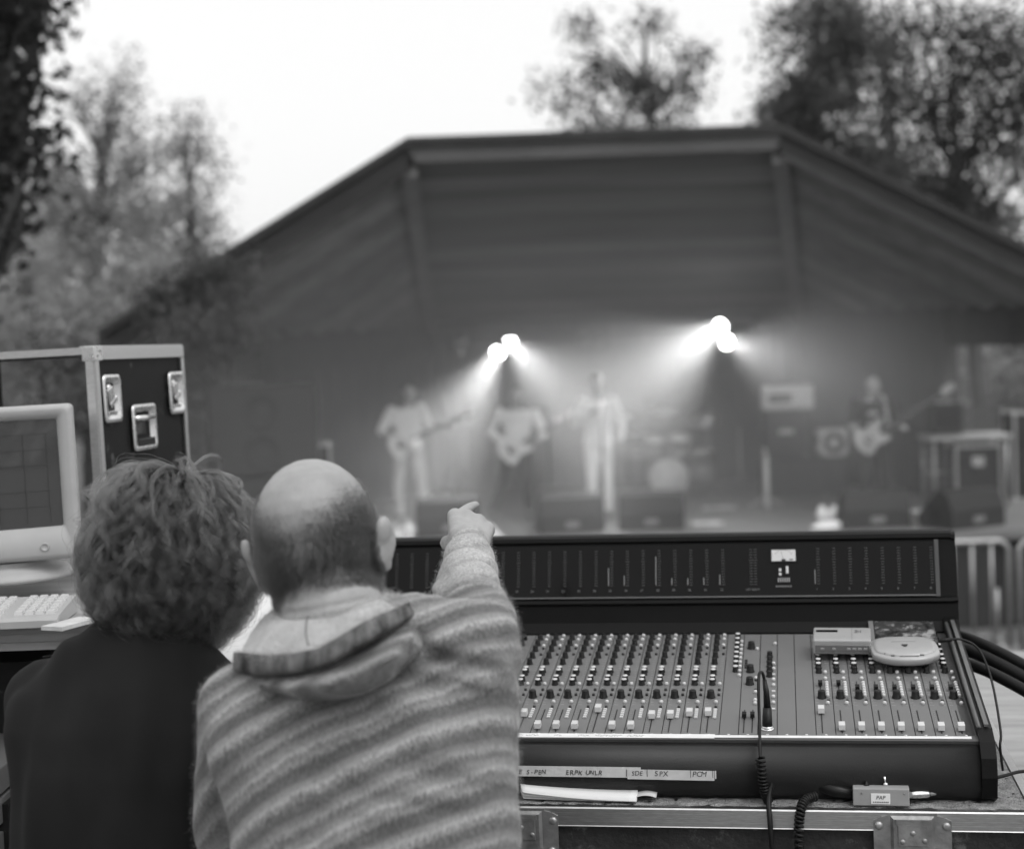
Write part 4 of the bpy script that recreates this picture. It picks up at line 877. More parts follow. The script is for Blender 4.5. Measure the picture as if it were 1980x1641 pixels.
# ------------------------------------------------------------------ the case tray, and what lies on it
def tray():
    root = empty('case_tray'); root.matrix_world = CM; tag(root, 'open flight case tray holding the console, with aluminium edges and catches', 'flight case')
    x0, x1, y0, y1 = XL-.06, .832, -.088, .78; zt = -.0955
    MB().box(((x0+x1)/2, (y0+y1)/2, zt-.020), (x1-x0-.01, y1-y0-.01, .04)).build('tray_floor', 'worn_case', root)
    # fuzzy foam lining
    nx, ny = 190, 8; vs = []; fs = []
    for j in range(ny+1):
        for i in range(nx+1):
            x = lerp(x0+.008, x1-.012, i/nx); y = lerp(y0+.006, -.012, j/ny); vs.append((x, y, zt + .0012 + .0028*noise.noise((x*70, y*70, 0)) + .002*noise.noise((x*190, y*190, 3)) - (.004 if j == 0 else 0)))
    fs = [(j*(nx+1)+i, j*(nx+1)+i+1, (j+1)*(nx+1)+i+1, (j+1)*(nx+1)+i) for j in range(ny) for i in range(nx)]
    vs2 = [(lerp(.775, x1-.012, i/8), lerp(-.012, y1-.02, j/60), zt + .0012 + .003*noise.noise((i*.9, j*.8, 0))) for j in range(61) for i in range(9)]
    mb = MB(); mb.add(vs, fs, True); mb.add(vs2, [(j*9+i, j*9+i+1, (j+1)*9+i+1, (j+1)*9+i) for j in range(60) for i in range(8)], True); mb.build('foam_lining', 'foam', root)
    # ribbed front extrusion
    pr = [(0, .002), (-.004, .002), (-.006, 0)]
    z = 0
    for k in range(4): pr += [(-.006, z-.0005), (-.006, z-.0058), (-.0048, z-.0062), (-.0048, z-.0070)]; z -= .0068
    pr += [(-.006, -.029), (0, -.029)]
    MB().prism([(y0+a, zt-.002+b) for a, b in pr], x0, x1, axis='x').build('front_rail', 'aluminium', root)
    MB().prism([(x1-.010, zt+.003), (x1+.003, zt+.003), (x1+.003, zt-.03), (x1, zt-.03), (x1, zt-.001), (x1-.010, zt-.001)], y0, y1, axis='y').build('side_rail', 'aluminium', root)
    MB().box(((x0+x1)/2, (y0+y1)/2+.003, zt-.085), (x1-x0-.012, y1-y0-.004, .09)).build('case_wall', 'worn_case', root)
    MB().box(((x0+x1)/2, y0+.0005, zt-.135), (x1-x0, .02, .018)).build('lower_edge', 'aluminium', root)
    for cx in (.015, .640):
        M = Matrix.Translation((cx, y0-.0065, zt-.046)) @ Matrix.Rotation(PI/2, 4, 'X')
        w, h = .060, .044
        ear = [(-w, h-.012), (-w+.012, h-.006), (-w+.022, h-.004), (-w+.022, h), (w-.022, h), (w-.022, h-.004), (w-.012, h-.006), (w, h-.012), (w, -h+.006), (w-.006, -h), (-w+.006, -h), (-w, -h+.006)]
        pl = MB().prism(ear, -.0005, .0022, M).build('catch_plate', 'worn_steel', root)
        mb = MB(); q = [(-.034, .040), (.034, .040), (.034, -.022), (.026, -.034), (-.026, -.034), (-.034, -.022)]; q2 = [(a*.86, b*.88) for a, b in q]
        n = 6; mb.add([(a, b, .0022) for a, b in q] + [(a, b, .0065) for a, b in q2], [(i, (i+1) % n, n+(i+1) % n, n+i) for i in range(n)] + [tuple(range(n, 2*n))], False, M); mb.build('catch_dish', 'worn_steel', pl)
        MB().box((0, .010, .0075), (.046, .034, .003), M, bev=.001).build('catch_tongue', 'worn_steel', pl); MB().box((0, .031, .0082), (.050, .008, .003), M).build('catch_lip', 'worn_steel', pl)
        for a, b in ((-.052, .024), (.052, .024), (-.049, -.026), (.049, -.026), (-.018, -.038), (.018, -.038)): MB().lathe([(.0068, .002), (.0062, .0042), (.003, .006), (.001, .0058)], 12, M @ Matrix.Translation((a, b, 0))).build('rivet', 'galv', pl)
        for a, b in ((0, .014), (-.016, .0), (.018, .002)): MB().lathe([(.0045, .0085), (.004, .0102), (.001, .011)], 10, M @ Matrix.Translation((a, b, 0))).build('rivet', 'worn_steel', pl)
    MB().lathe([(.0075, 0), (.007, .003), (.002, .005)], 12, Matrix.Translation((x1-.012, y0-.006, zt-.02)) @ Matrix.Rotation(PI/2, 4, 'X')).build('rivet', 'galv', root); MB().lathe([(.0075, 0), (.007, .003), (.002, .005)], 12, Matrix.Translation((x1-.012, y0-.006, zt-.044)) @ Matrix.Rotation(PI/2, 4, 'X')).build('rivet', 'galv', root)
tray()
def pad():
    root = empty('paper_pad'); root.matrix_world = CM @ Matrix.Translation((.105, -.052, -.0925)) @ Matrix.Rotation(-.02, 4, 'Z'); tag(root, 'folded white sheets of paper lying on the tray in front of the console', 'paper')
    for k in range(3):
        mb = MB(); N = 14
        vs = []
        for i in range(N+1):
            x = lerp(-.103, .098, i/N); y = lerp(.0, .0, i/N); z = .0015 + k*.0022 + .010*(1-i/N)**2*(k/2+.3); d = .018 + .003*k
            vs += [(x + .012*(i == 0), -d, z - .001*k), (x, d*.55, z + .012), ]
        mb.add(vs, [(2*i, 2*i+2, 2*i+3, 2*i+1) for i in range(N)], True); o = mb.build('sheet', 'paper', root); md = o.modifiers.new('t', 'SOLIDIFY'); md.thickness = .0016
    mb = MB(); vs = []
    for i in range(9): x = lerp(.085, .130, i/8); z = .003 + .008*math.sin(i/8*PI*.8); vs += [(x, -.014, z), (x, .012, z+.004)]
    mb.add(vs, [(2*i, 2*i+2, 2*i+3, 2*i+1) for i in range(8)], True); o = mb.build('curled_corner', 'tape', root); md = o.modifiers.new('t', 'SOLIDIFY'); md.thickness = .001
pad()
def small_box():
    M0 = CM @ Matrix.Translation((.594, -.070, -.0935)) @ Matrix.Rotation(-.02, 4, 'Z'); root = empty('switch_box'); root.matrix_world = M0; tag(root, 'small grey switch box marked PAP on the edge of the tray', 'switch box')
    MB().box((0, .012, .0155), (.088, .040, .028), bev=.0016).build('housing', 'box_grey', root); MB().box((-.001, -.0085, .0135), (.030, .001, .017), bev=.0004).build('maker_label', 'paper', root)
    text('PAP', .0085, 'label_print', 'ink', root, Matrix.Translation((-.001, -.0094, .0155)) @ Matrix.Rotation(PI/2, 4, 'X'), shear=.15)
    mb = MB()
    for k in range(9): mb.box((-.012 + k*.0028, -.0094, .0085), (.0019, .0003, .0016))
    mb.build('label_print', 'ink', root)
    MB().tube([(.008, .012, .029), (.008, .012, .034)], .0042, 8).build('switch_nut', 'chrome', root); MB().tube([(.008, .012, .033), (.0065, .013, .0435)], [.0014, .0022], 8).build('switch_lever', 'chrome', root)
    MB().lathe([(.005, .029), (.005, .031), (.0025, .0325), (.0022, .036)], 10, Matrix.Translation((-.022, .012, 0))).build('pilot_lamp', 'knob_black', root)
    for x in (-.03, .036): MB().lathe([(.0018, 0), (.0014, .001)], 8, Matrix.Translation((x, -.008, .022)) @ Matrix.Rotation(PI/2, 4, 'X')).build('screw', 'worn_steel', root)
mat('box_grey', .30, .55, var=.06, scale=40)
small_box()
def xlr_lead():
    a = cm((.548, -.060, -.078)); root = empty('connector_lead', a); tag(root, 'black cable with a silver connector plugged into the switch box, looping over the tray edge', 'cable'); I = Matrix.Translation(-a)
    MB().tube([cm((.549, -.060, -.078)), cm((.520, -.052, -.074)), cm((.488, -.040, -.066))], [.0085, .0100, .0098], 14).build('socket_body', 'knob_black', root, I)
    MB().tube([cm((.490, -.041, -.0665)), cm((.466, -.034, -.062))], .0098, 16).build('connector_shell', 'chrome', root, I); MB().tube([cm((.480, -.0385, -.0645)), cm((.477, -.0378, -.0640))], .0106, 16).build('connector_ring', 'galv', root, I)
    MB().tube([cm((.467, -.034, -.062)), cm((.450, -.031, -.060)), cm((.438, -.034, -.061))], [.0088, .0068, .0050], 12).build('connector_boot', 'knob_black', root, I)
    MB().tube(spline([cm((.442, -.033, -.061)), cm((.424, -.050, -.064)), cm((.417, -.080, -.080)), cm((.418, -.103, -.110)), cm((.421, -.108, -.16)), cm((.428, -.112, -.24))], 40), .0044, 10).build('cable', 'cable', root, I)
    P = [cm((.492, -.066, -.080)), cm((.474, -.082, -.083)), cm((.466, -.101, -.098)), cm((.463, -.107, -.13)), cm((.464, -.109, -.18)), cm((.468, -.112, -.26))]
    MB().tube(coil(P, .0060, 26, .0026), .0026, 6).build('coiled_cord', 'cable', root, I)
xlr_lead()
def jack_lead():
    a = cm((.640, -.060, -.080)); root = empty('jack_lead', a); tag(root, 'thin black lead with a silver plug leaving the switch box towards the table edge', 'cable'); I = Matrix.Translation(-a)
    MB().tube([cm((.638, -.058, -.079)), cm((.648, -.055, -.079)), cm((.668, -.050, -.079)), cm((.672, -.049, -.079))], [.0052, .0068, .0068, .0045], 12).build('plug', 'chrome', root, I); MB().tube([cm((.672, -.049, -.079)), cm((.692, -.043, -.078))], [.0040, .0032], 10).build('strain_spring', 'galv', root, I)
    MB().tube(spline([cm((.690, -.044, -.078)), cm((.73, -.03, -.072)), cm((.79, .01, -.066)), cm((.85, .05, -.068)), cm((.98, .08, -.098)), cm((1.1, .05, -.13))], 40), .0030, 8).build('lead', 'cable', root, I)
jack_lead()
def table():
    root = empty('plywood_table'); root.matrix_world = CM @ Matrix.Translation((0, 0, -CO.z)); tag(root, 'pale plywood table under the console tray', 'table')
    zt = CO.z - .236
    MB().box((.10, .92, zt-.012), (2.0, 2.05, .024)).build('table_top', 'ply', root)
    for x in (-.8, .9):
        for y in (.05, 1.8): MB().box((x, y, (zt-.024)/2), (.06, .06, zt-.024)).build('leg', 'ply', root)
    MB().box((.05, 1.8, zt-.07), (1.7, .03, .09)).build('apron', 'ply', root); MB().box((.05, .05, zt-.07), (1.7, .03, .09)).build('apron', 'ply', root)
table()
cloth_lump('dust_rag', 'small pale rag lying on the plywood table beside the tray', cm((.905, .20, -.236)), (.07, .09, .035), 'stage_light', 'rag', 12)
def script():
    root = empty('script_sheet'); root.matrix_world = CM; tag(root, 'large white sheet of notes propped against the meter bridge between the two heads', 'paper')
    vs = []; N = 12
    for j in range(N+1):
        t = j/N; y = lerp(.30, .585, t); z = lerp(.062, .31, t) - .02*math.sin(t*PI)
        vs += [(-.68 + .012*t, y, z), (-.55, y-.004*math.sin(t*9), z+.002), (-.39, y, z)]
    fs = [(j*3+i, j*3+i+1, (j+1)*3+i+1, (j+1)*3+i) for j in range(N) for i in range(2)]
    o = MB().add(vs, fs, True).build('sheet', 'paper', root); md = o.modifiers.new('t', 'SOLIDIFY'); md.thickness = .003
script()
# ------------------------------------------------------------------ computer corner
def rack_case():
    # a tall rack case with open front and back; its side panel faces the engineers
    c0 = U(178, 672, 3.32); yaw = rad(-12); root = empty('rack_case'); W, D, H = .62, .445, .62
    # local: x along the open front (corner at 0, running to -W), y back along the side panel, z up; top at 0
    ax = Vector((math.cos(yaw), math.sin(yaw), 0)); R = Matrix.Rotation(yaw, 4, 'Z') @ Matrix.Rotation(rad(-1.1), 4, 'Y')
    root.matrix_world = Matrix.Translation(c0) @ R; tag(root, 'upright black rack case with aluminium edges and an open front behind the monitor', 'rack case')
    MB().box((-.006, D/2, -H/2), (.010, D, H)).build('side_panel', 'black_case', root); MB().box((-W+.006, D/2, -H/2), (.010, D, H)).build('side_panel', 'black_case', root)
    MB().box((-W/2, D/2, -.006), (W, D, .010)).build('top_panel', 'black_case', root); MB().box((-W/2, D/2, -H+.006), (W, D, .010)).build('base_panel', 'black_case', root)
    e = .030
    def ex(name, a, b, w, h):
        mb = MB(); c = (Vector(a)+Vector(b))/2; s = [max(abs(p-q), 0) for p, q in zip(a, b)]; s = [q if q > .05 else (w, w, w)[i] for i, q in enumerate(s)]
        return c, s
    MB().box((.0025, D/2, -.0125), (.005, D+.01, .025)).box((-.012, D/2, .0015), (.029, D+.01, .005)).build('top_edging', 'aluminium', root)
    MB().box((.0055, D/2, -.008), (.002, D, .002)).box((.0055, D/2, -.017), (.002, D, .002)).build('edge_rib', 'aluminium', root)
    MB().box((-W/2, -.003, -.006), (W, .006, .015)).build('front_edging', 'aluminium', root)
    MB().box((-W/2, D+.003, -.006), (W, .006, .015)).build('back_edging', 'aluminium', root)
    for y in (-.003, D+.003):
        MB().box((-.005, y, -H/2-.012), (.018, .008, H-.03)).build('corner_edging', 'aluminium', root); MB().box((-W+.005, y, -H/2-.012), (.018, .008, H-.03)).build('corner_edging', 'aluminium', root)
    MB().box((.0035, .006, -H/2-.012), (.005, .017, H-.03)).build('corner_edging', 'aluminium', root); MB().box((.0035, D-.006, -H/2-.012), (.005, .017, H-.03)).build('corner_edging', 'aluminium', root)
    br = MB().box((.006, .012, -.012), (.004, .036, .030), bev=.001).box((-.006, -.008, -.012), (.026, .004, .030), bev=.001).build('corner_brace', 'zinc', root)
    for a in (-.006, .006): MB().lathe([(.0035, 0), (.002, .002)], 8, Matrix.Translation((.008, .012+a, -.012+a*.8)) @ Matrix.Rotation(PI/2, 4, 'Y')).build('rivet', 'worn_steel', br)
    def dish(name, y, z, w, h, seed, handle=False):
        M = Matrix.Translation((.0, y, z)) @ Matrix.Rotation(PI/2, 4, 'Z') @ Matrix.Rotation(PI/2, 4, 'X')      # local: x along +y, y up, z out
        mb = MB(); n = 24
        def rr(a, b, r):
            out = []
            for cx, cy, t0 in ((a-r, b-r, 0), (-a+r, b-r, 90), (-a+r, -b+r, 180), (a-r, -b+r, 270)):
                out += [(cx + r*math.cos(rad(t0+q*18)), cy + r*math.sin(rad(t0+q*18))) for q in range(6)]
            return out
        L = [(rr(w/2, h/2, .012), .0005), (rr(w/2, h/2, .012), .0030), (rr(w/2-.004, h/2-.004, .010), .0042), (rr(w/2-.013, h/2-.013, .008), .0040), (rr(w/2-.018, h/2-.018, .008), -.008), (rr(w/2-.022, h/2-.022, .006), -.010)]
        vs = []; fs = []
        for p, zz in L: vs += [(a, b, zz+.0055) for a, b in p]
        for j in range(len(L)-1):
            for k in range(n): fs.append((j*n+k, j*n+(k+1) % n, (j+1)*n+(k+1) % n, (j+1)*n+k))
        fs.append(tuple(range((len(L)-1)*n, len(L)*n)))
        d = mb.add(vs, fs, True, M).build(name, 'zinc', root)
        if handle:
            MB().tube([M @ Vector((-w/2+.016, h/2-.030, .008)), M @ Vector((w/2-.016, h/2-.030, .008))], .006, 10).build('grip_bar', 'zinc', d); MB().box((0, -h*.33, .006), (w-.03, .018, .01), M, bev=.003).build('grip', 'knob_black', d); MB().box((-.005, .0, -.002), (w*.45, h*.3, .002), M).build('back_plate', 'worn_steel', d)
        else:
            MB().box((0, .008, .004), (w*.34, h*.30, .006), M @ Matrix.Rotation(.35, 4, 'Z'), bev=.002).build('catch_wing', 'chrome', d); MB().box((.002, -.010, .006), (w*.42, h*.10, .004), M @ Matrix.Rotation(.5, 4, 'Z'), bev=.001).build('catch_tongue', 'chrome', d); MB().lathe([(.009, 0), (.009, .006), (.004, .008)], 12, M @ Matrix.Translation((-.004, .022, -.002))).build('catch_pivot', 'zinc', d)
            MB().box((0, -.030, .004), (w*.5, h*.08, .006), M, bev=.001).build('catch_hook', 'chrome', d)
    dish('catch_dish', .064, -.107, .082, .100, 1); dish('catch_dish', D-.052, -.107, .082, .096, 2); dish('handle_dish', .212, -.175, .120, .100, 3, True)
    # a piece of black gear fixed inside, at the far end of the opening
    MB().box((-W+.10, D*.5, -.21), (.17, D*.8, .40)).build('rack_unit', 'black_case', root)
rack_case()
def monitor():
    c = U(136, 780, 3.10); M0 = Matrix.Translation(c) @ Matrix.Rotation(rad(9), 4, 'Z') @ Matrix.Rotation(rad(-1.2), 4, 'Y'); root = empty('computer_monitor'); root.matrix_world = M0
    tag(root, 'beige tube computer monitor with a dark grey screen at the edge of the view', 'monitor'); W, H = .36, .298
    def ringbox(x0, x1, z0, z1, y, r):
        out = []
        for cx, cz, t0 in ((x1-r, z1-r, 0), (x0+r, z1-r, 90), (x0+r, z0+r, 180), (x1-r, z0+r, 270)): out += [(cx + r*math.cos(rad(t0+q*15)), y, cz + r*math.sin(rad(t0+q*15))) for q in range(7)]
        return out
    n = 28; L = [ringbox(-W+.035, -.030, -H+.064, -.028, .014, .004), ringbox(-W+.030, -.025, -H+.060, -.024, .004, .005), ringbox(-W+.012, -.010, -H+.012, -.010, -.003, .010), ringbox(-W+.004, -.003, -H+.004, -.003, .000, .010), ringbox(-W, 0, -H, 0, .008, .010), ringbox(-W, 0, -H, 0, .045, .010), ringbox(-W+.008, -.008, -H+.006, -.006, .055, .010), ringbox(-W+.03, -.03, -H+.03, -.025, .22, .02), ringbox(-W+.07, -.07, -H+.07, -.05, .34, .03)]
    vs = [p for r in L for p in r]; fs = []
    for j in range(len(L)-1):
        for k in range(n): fs.append((j*n+k, j*n+(k+1) % n, (j+1)*n+(k+1) % n, (j+1)*n+k))
    fs.append(tuple(range((len(L)-1)*n, len(L)*n))); o = MB().add(vs, fs, True).build('housing', 'crt_plastic', root)
    N = 12; x0, x1, z0, z1 = -W+.034, -.029, -H+.063, -.027; vs = [(lerp(x0, x1, i/N), .014 - .008*(1-((i/N-.5)*2)**2)*(1-.5*((j/N-.5)*2)**2), lerp(z0, z1, j/N)) for j in range(N+1) for i in range(N+1)]
    s = MB().add(vs, [(j*(N+1)+i, j*(N+1)+i+1, (j+1)*(N+1)+i+1, (j+1)*(N+1)+i) for j in range(N) for i in range(N)], True).build('screen', 'crt_screen', root)
    mb = MB()
    for x in (-.145, -.095, -.052): mb.box((x, .0045, (z0+z1)/2-.01), (.0008, .0006, .17))
    for z in (-.055, -.085, -.115, -.165, -.195): mb.box(((x0+x1)/2, .0048, z), (.27, .0006, .0008))
    mb.build('screen_line', 'screen_line', s)
    MB().lathe([(.0085, 0), (.0085, .003), (.0065, .0045), (.006, .003)], 18, Matrix.Translation((-.066, -.001, -H+.026)) @ Matrix.Rotation(PI/2, 4, 'X')).build('power_button', 'crt_plastic', root)
    MB().lathe([(.09, -H-.004), (.085, -H-.012), (.11, -H-.020), (.125, -H-.032), (.125, -H-.040)], 36, Matrix.Translation((-W/2+.03, .10, 0))).build('swivel_base', 'crt_plastic', root)
monitor()
LT = U(70, 1195, 2.78).z - .022         # height of the computer table
def keyboard():
    c = U(148, 1150, 2.98); c.z = LT; root = empty('keyboard'); root.matrix_world = Matrix.Translation(c) @ Matrix.Rotation(rad(3), 4, 'Z'); tag(root, 'pale computer keyboard on the table below the monitor', 'keyboard')
    W, D = .44, .165; MB().prism([(-D, 0), (-D, .012), (-D+.012, .017), (-.002, .032), (0, .030), (0, 0)], -W, 0, axis='x').build('base', 'crt_plastic', root)
    kp = .0188; KEY = MB(); q0, q1 = .0085, .0062; KEY.add([(-q0, -q0, 0), (q0, -q0, 0), (q0, q0, 0), (-q0, q0, 0), (-q1, -q1+.001, .008), (q1, -q1+.001, .008), (q1, q1+.001, .008), (-q1, q1+.001, .008)], [(0, 1, 5, 4), (1, 2, 6, 5), (2, 3, 7, 6), (3, 0, 4, 7), (4, 5, 6, 7)]); km = KEY.mesh('key', 'keycap')
    sl = math.atan2(.015, D-.014)
    for r_ in range(6):
        for k in range(11):
            if k in (4,) and r_ not in (0, 5) and False: continue
            if k == 4 or (r_ == 1 and k < 4 and False): continue
            obj('key', km, root, Matrix.Translation((-.018 - k*kp, -.018 - r_*kp*1.12 - (.004 if r_ else 0), .029 - (.018 + r_*kp*1.12)*math.tan(sl))) @ Matrix.Rotation(sl, 4, 'X'))
keyboard()
def dark_block_under():  # solid black block added so the gap below the table top stays dark
    x1 = U(160, 1200, 2.95).x; root = empty('flight_case', (x1-.44, 2.98, 0)); tag(root, 'plain black block added to darken the gap under the computer table', 'flight case')
    MB().box((0, .28, .55), (.80, .56, 1.09)).build('box', 'black_case', root)
    for x in (-.395, .395): MB().box((x, -.004, .55), (.02, .012, 1.08)).build('edging', 'black_case', root)
    for x in (-.25, .25): MB().box((x, -.006, .7), (.11, .012, .11), bev=.004).build('catch', 'worn_steel', root)
def computer_table():
    c = U(-60, 1200, 2.72); x1 = U(160, 1200, 2.95).x; root = empty('computer_table', (x1-.45, 3.1, 0)); tag(root, 'layered wooden table top carrying the monitor and keyboard', 'table')
    for k in range(3): MB().box((.0 - .004*k, .16+.004*k, LT-.009-k*.0155), (.98, .82, .0145)).build('board', 'ply', root)
    for x in (-.42, .42):
        for y in (-.15, .5): MB().box((x, y, (LT-.05)/2), (.05, .05, LT-.05)).build('leg', 'black_case', root)
computer_table()
dark_block_under()
def booklet():
    c = U(135, 1185, 2.82); c.z = LT; o = MB().box((0, 0, .004), (.045, .10, .007), Matrix.Rotation(rad(-24), 4, 'Z')).build('notebook', 'tape'); o.location = c; tag(o, 'thin pale notebook beside the keyboard', 'notebook')
booklet()
def side_rack():
    x1 = U(75, 1400, 2.85).x; root = empty('effects_rack', (x1-.32, 2.72, 0)); tag(root, 'low case of grey effects units standing beyond the dark-shirted person', 'effects rack')
    MB().box((0, .25, .45), (.60, .5, .9)).build('case', 'black_case', root)
    for k, (z, h, m) in enumerate(((.99, .044, 'silver_dark'), (.94, .044, 'silver_dark'), (.86, .088, 'silver_dark'), (.80, .03, 'aluminium'))):
        MB().box((0, .22, z-.05), (.58, .5, h), bev=.002).build('rack_unit', m, root)
    for k in range(5): MB().lathe([(.008, 0), (.007, .012)], 10, Matrix.Translation((-.2+k*.09, -.031, .89)) @ Matrix.Rotation(PI/2, 4, 'X')).build('knob', 'knob_black', root)
side_rack()
# ================================================================== THE TWO ENGINEERS
def stripe_mat():
    m = bpy.data.materials.new('striped_fleece'); m.use_nodes = True; t = m.node_tree; N = t.nodes; L = t.links; b = N['Principled BSDF']
    tc = N.new('ShaderNodeTexCoord'); wn = N.new('ShaderNodeTexNoise'); wn.inputs['Scale'].default_value = 9; wn.inputs['Detail'].default_value = 3; L.new(tc.outputs['Object'], wn.inputs[0])
    dot = N.new('ShaderNodeVectorMath'); dot.operation = 'DOT_PRODUCT'; L.new(tc.outputs['Object'], dot.inputs[0]); dot.inputs[1].default_value = (-.48, .62, 1.0)
    fz = N.new('ShaderNodeTexNoise'); fz.inputs['Scale'].default_value = 300; fz.inputs['Detail'].default_value = 4
    mp = N.new('ShaderNodeMapping'); mp.inputs['Scale'].default_value = (1, 1, .45); L.new(tc.outputs['Object'], mp.inputs[0]); L.new(mp.outputs[0], fz.inputs[0])
    def math_(op, a, b_): 
        n = N.new('ShaderNodeMath'); n.operation = op
        for i, v in enumerate((a, b_)):
            if v is None: continue
            if isinstance(v, (int, float)): n.inputs[i].default_value = v
            else: L.new(v, n.inputs[i])
        return n.outputs[0]
    s = math_('ADD', dot.outputs['Value'], math_('MULTIPLY', math_('SUBTRACT', wn.outputs[0], .5), .022))
    s = math_('ADD', s, math_('MULTIPLY', math_('SUBTRACT', fz.outputs[0], .5), .011))
    a = math_('SINE', math_('MULTIPLY', s, 2*PI/.068), None); c = math_('SINE', math_('ADD', math_('MULTIPLY', s, 2*PI/.034), 1.1), None); d = math_('SINE', math_('ADD', math_('MULTIPLY', s, 2*PI/.158), .6), None)
    v = math_('ADD', math_('MULTIPLY', a, .55), math_('ADD', math_('MULTIPLY', c, .30), math_('MULTIPLY', d, .25)))
    r = N.new('ShaderNodeValToRGB'); L.new(math_('FRACT', math_('MULTIPLY', s, 1/.128), None), r.inputs[0])
    E = r.color_ramp.elements; r.color_ramp.interpolation = 'EASE'; E[0].position = 0; E[0].color = (.17,)*3 + (1,); E[1].position = 1; E[1].color = (.17,)*3 + (1,)
    for q, w in ((.07, .30), (.13, .44), (.19, .32), (.27, .16), (.36, .145), (.44, .30), (.50, .27), (.56, .43), (.62, .30), (.72, .20), (.80, .33), (.86, .24), (.93, .15)): E.new(q).color = (w, w, w, 1)
    # the sleeve beyond the elbow and the yoke are knitted lighter
    sp = N.new('ShaderNodeSeparateXYZ'); L.new(tc.outputs['Object'], sp.inputs[0])
    mr = N.new('ShaderNodeMapRange'); mr.inputs[1].default_value = 2.17; mr.inputs[2].default_value = 2.30; L.new(sp.outputs['Y'], mr.inputs[0])
    mx = N.new('ShaderNodeMix'); mx.data_type = 'RGBA'; L.new(mr.outputs[0], mx.inputs[0]); L.new(r.outputs[0], mx.inputs[6])
    r3 = N.new('ShaderNodeValToRGB'); r3.color_ramp.elements[0].color = (.36, .36, .36, 1); r3.color_ramp.elements[1].color = (.56, .56, .56, 1); L.new(math_('ADD', math_('MULTIPLY', v, .5), .5), r3.inputs[0]); L.new(r3.outputs[0], mx.inputs[7])
    fm = N.new('ShaderNodeMapRange'); fm.inputs[1].default_value = .3; fm.inputs[2].default_value = .7; fm.inputs[3].default_value = .62; fm.inputs[4].default_value = 1.12; L.new(fz.outputs[0], fm.inputs[0])
    mu = N.new('ShaderNodeMix'); mu.data_type = 'RGBA'; mu.blend_type = 'MULTIPLY'; mu.inputs[0].default_value = 1; L.new(mx.outputs[2], mu.inputs[6]); L.new(fm.outputs[0], mu.inputs[7]); L.new(mu.outputs[2], b.inputs['Base Color'])
    b.inputs['Roughness'].default_value = .95; b.inputs['Specular IOR Level'].default_value = .1; b.inputs['Sheen Weight'].default_value = .25; b.inputs['Sheen Roughness'].default_value = .4
    bp = N.new('ShaderNodeBump'); bp.inputs['Strength'].default_value = .55; bp.inputs['Distance'].default_value = .004; L.new(fz.outputs[0], bp.inputs['Height']); L.new(bp.outputs[0], b.inputs['Normal'])
    MATS['striped_fleece'] = m
stripe_mat()
mat('hood_light', .52, .95, var=.16, scale=30, bump=.5, bscale=320, sheen=.2, spec=.1); mat('hood_band', .15, .95, var=.8, scale=26, bump=.5, bscale=320, spec=.1, stretch=(2, 1, .5))
def hair_mat(name, v, rough=.35):
    m = bpy.data.materials.new(name); m.use_nodes = True; t = m.node_tree; t.nodes.remove(t.nodes['Principled BSDF']); h = t.nodes.new('ShaderNodeBsdfHairPrincipled'); h.parametrization = 'COLOR'
    h.inputs['Color'].default_value = (v, v, v, 1); h.inputs['Roughness'].default_value = rough; h.inputs['Radial Roughness'].default_value = .5
    if 'Random Color' in h.inputs: h.inputs['Random Color'].default_value = .3
    t.links.new(h.outputs[0], t.nodes['Material Output'].inputs[0]); MATS[name] = m
hair_mat('curly_hair', .034, .22); hair_mat('cropped_hair', .012)

def head_shape(mb, C, R, k=1.0):
    """skull, jaw, face, neck stub; local: face towards +y"""
    def T(p): return C + R @ (Vector(p)*k)
    R4 = R.to_4x4()
    mb.ball(T((0, -.012, .030)), (.080*k, .098*k, .092*k), R4, 28); mb.ball(T((0, -.030, -.004)), (.0775*k, .078*k, .082*k), R4, 24); mb.ball(T((0, .030, -.030)), (.064*k, .070*k, .085*k), R4, 20); mb.ball(T((0, .062, -.098)), (.035*k, .030*k, .025*k), R4, 14)
    for s in (-1, 1): mb.ball(T((s*.053, .010, -.066)), (.022*k, .040*k, .038*k), R4, 12); mb.ball(T((s*.040, .078, -.018)), (.022*k, .016*k, .018*k), R4, 10)
    mb.limb([T((0, .092, .008)), T((0, .108, -.022)), T((0, .116, -.036))], [.009*k, .012*k, .015*k], 10); mb.ball(T((0, .090, -.066)), (.025*k, .011*k, .008*k), R4, 10); mb.ball(T((0, .086, .030)), (.052*k, .014*k, .010*k), R4, 12)
    for s in (-1, 1):
        E = R4 @ Matrix.Rotation(s*rad(-38), 4, 'Z') @ Matrix.Rotation(s*rad(8), 4, 'Y') @ Matrix.Rotation(rad(-8), 4, 'X')
        mb.ball(T((s*.093, -.014, -.008)), (.0070*k, .021*k, .031*k), E, 16); mb.ball(T((s*.097, -.022, .010)), (.0075*k, .014*k, .019*k), E, 12); mb.ball(T((s*.088, -.004, -.036)), (.0085*k, .011*k, .012*k), E, 10)
def curl_noise(co, sc, amp, off=0): return np.array([amp*noise.noise(Vector((p[0]*sc+off, p[1]*sc, p[2]*sc))) for p in co])

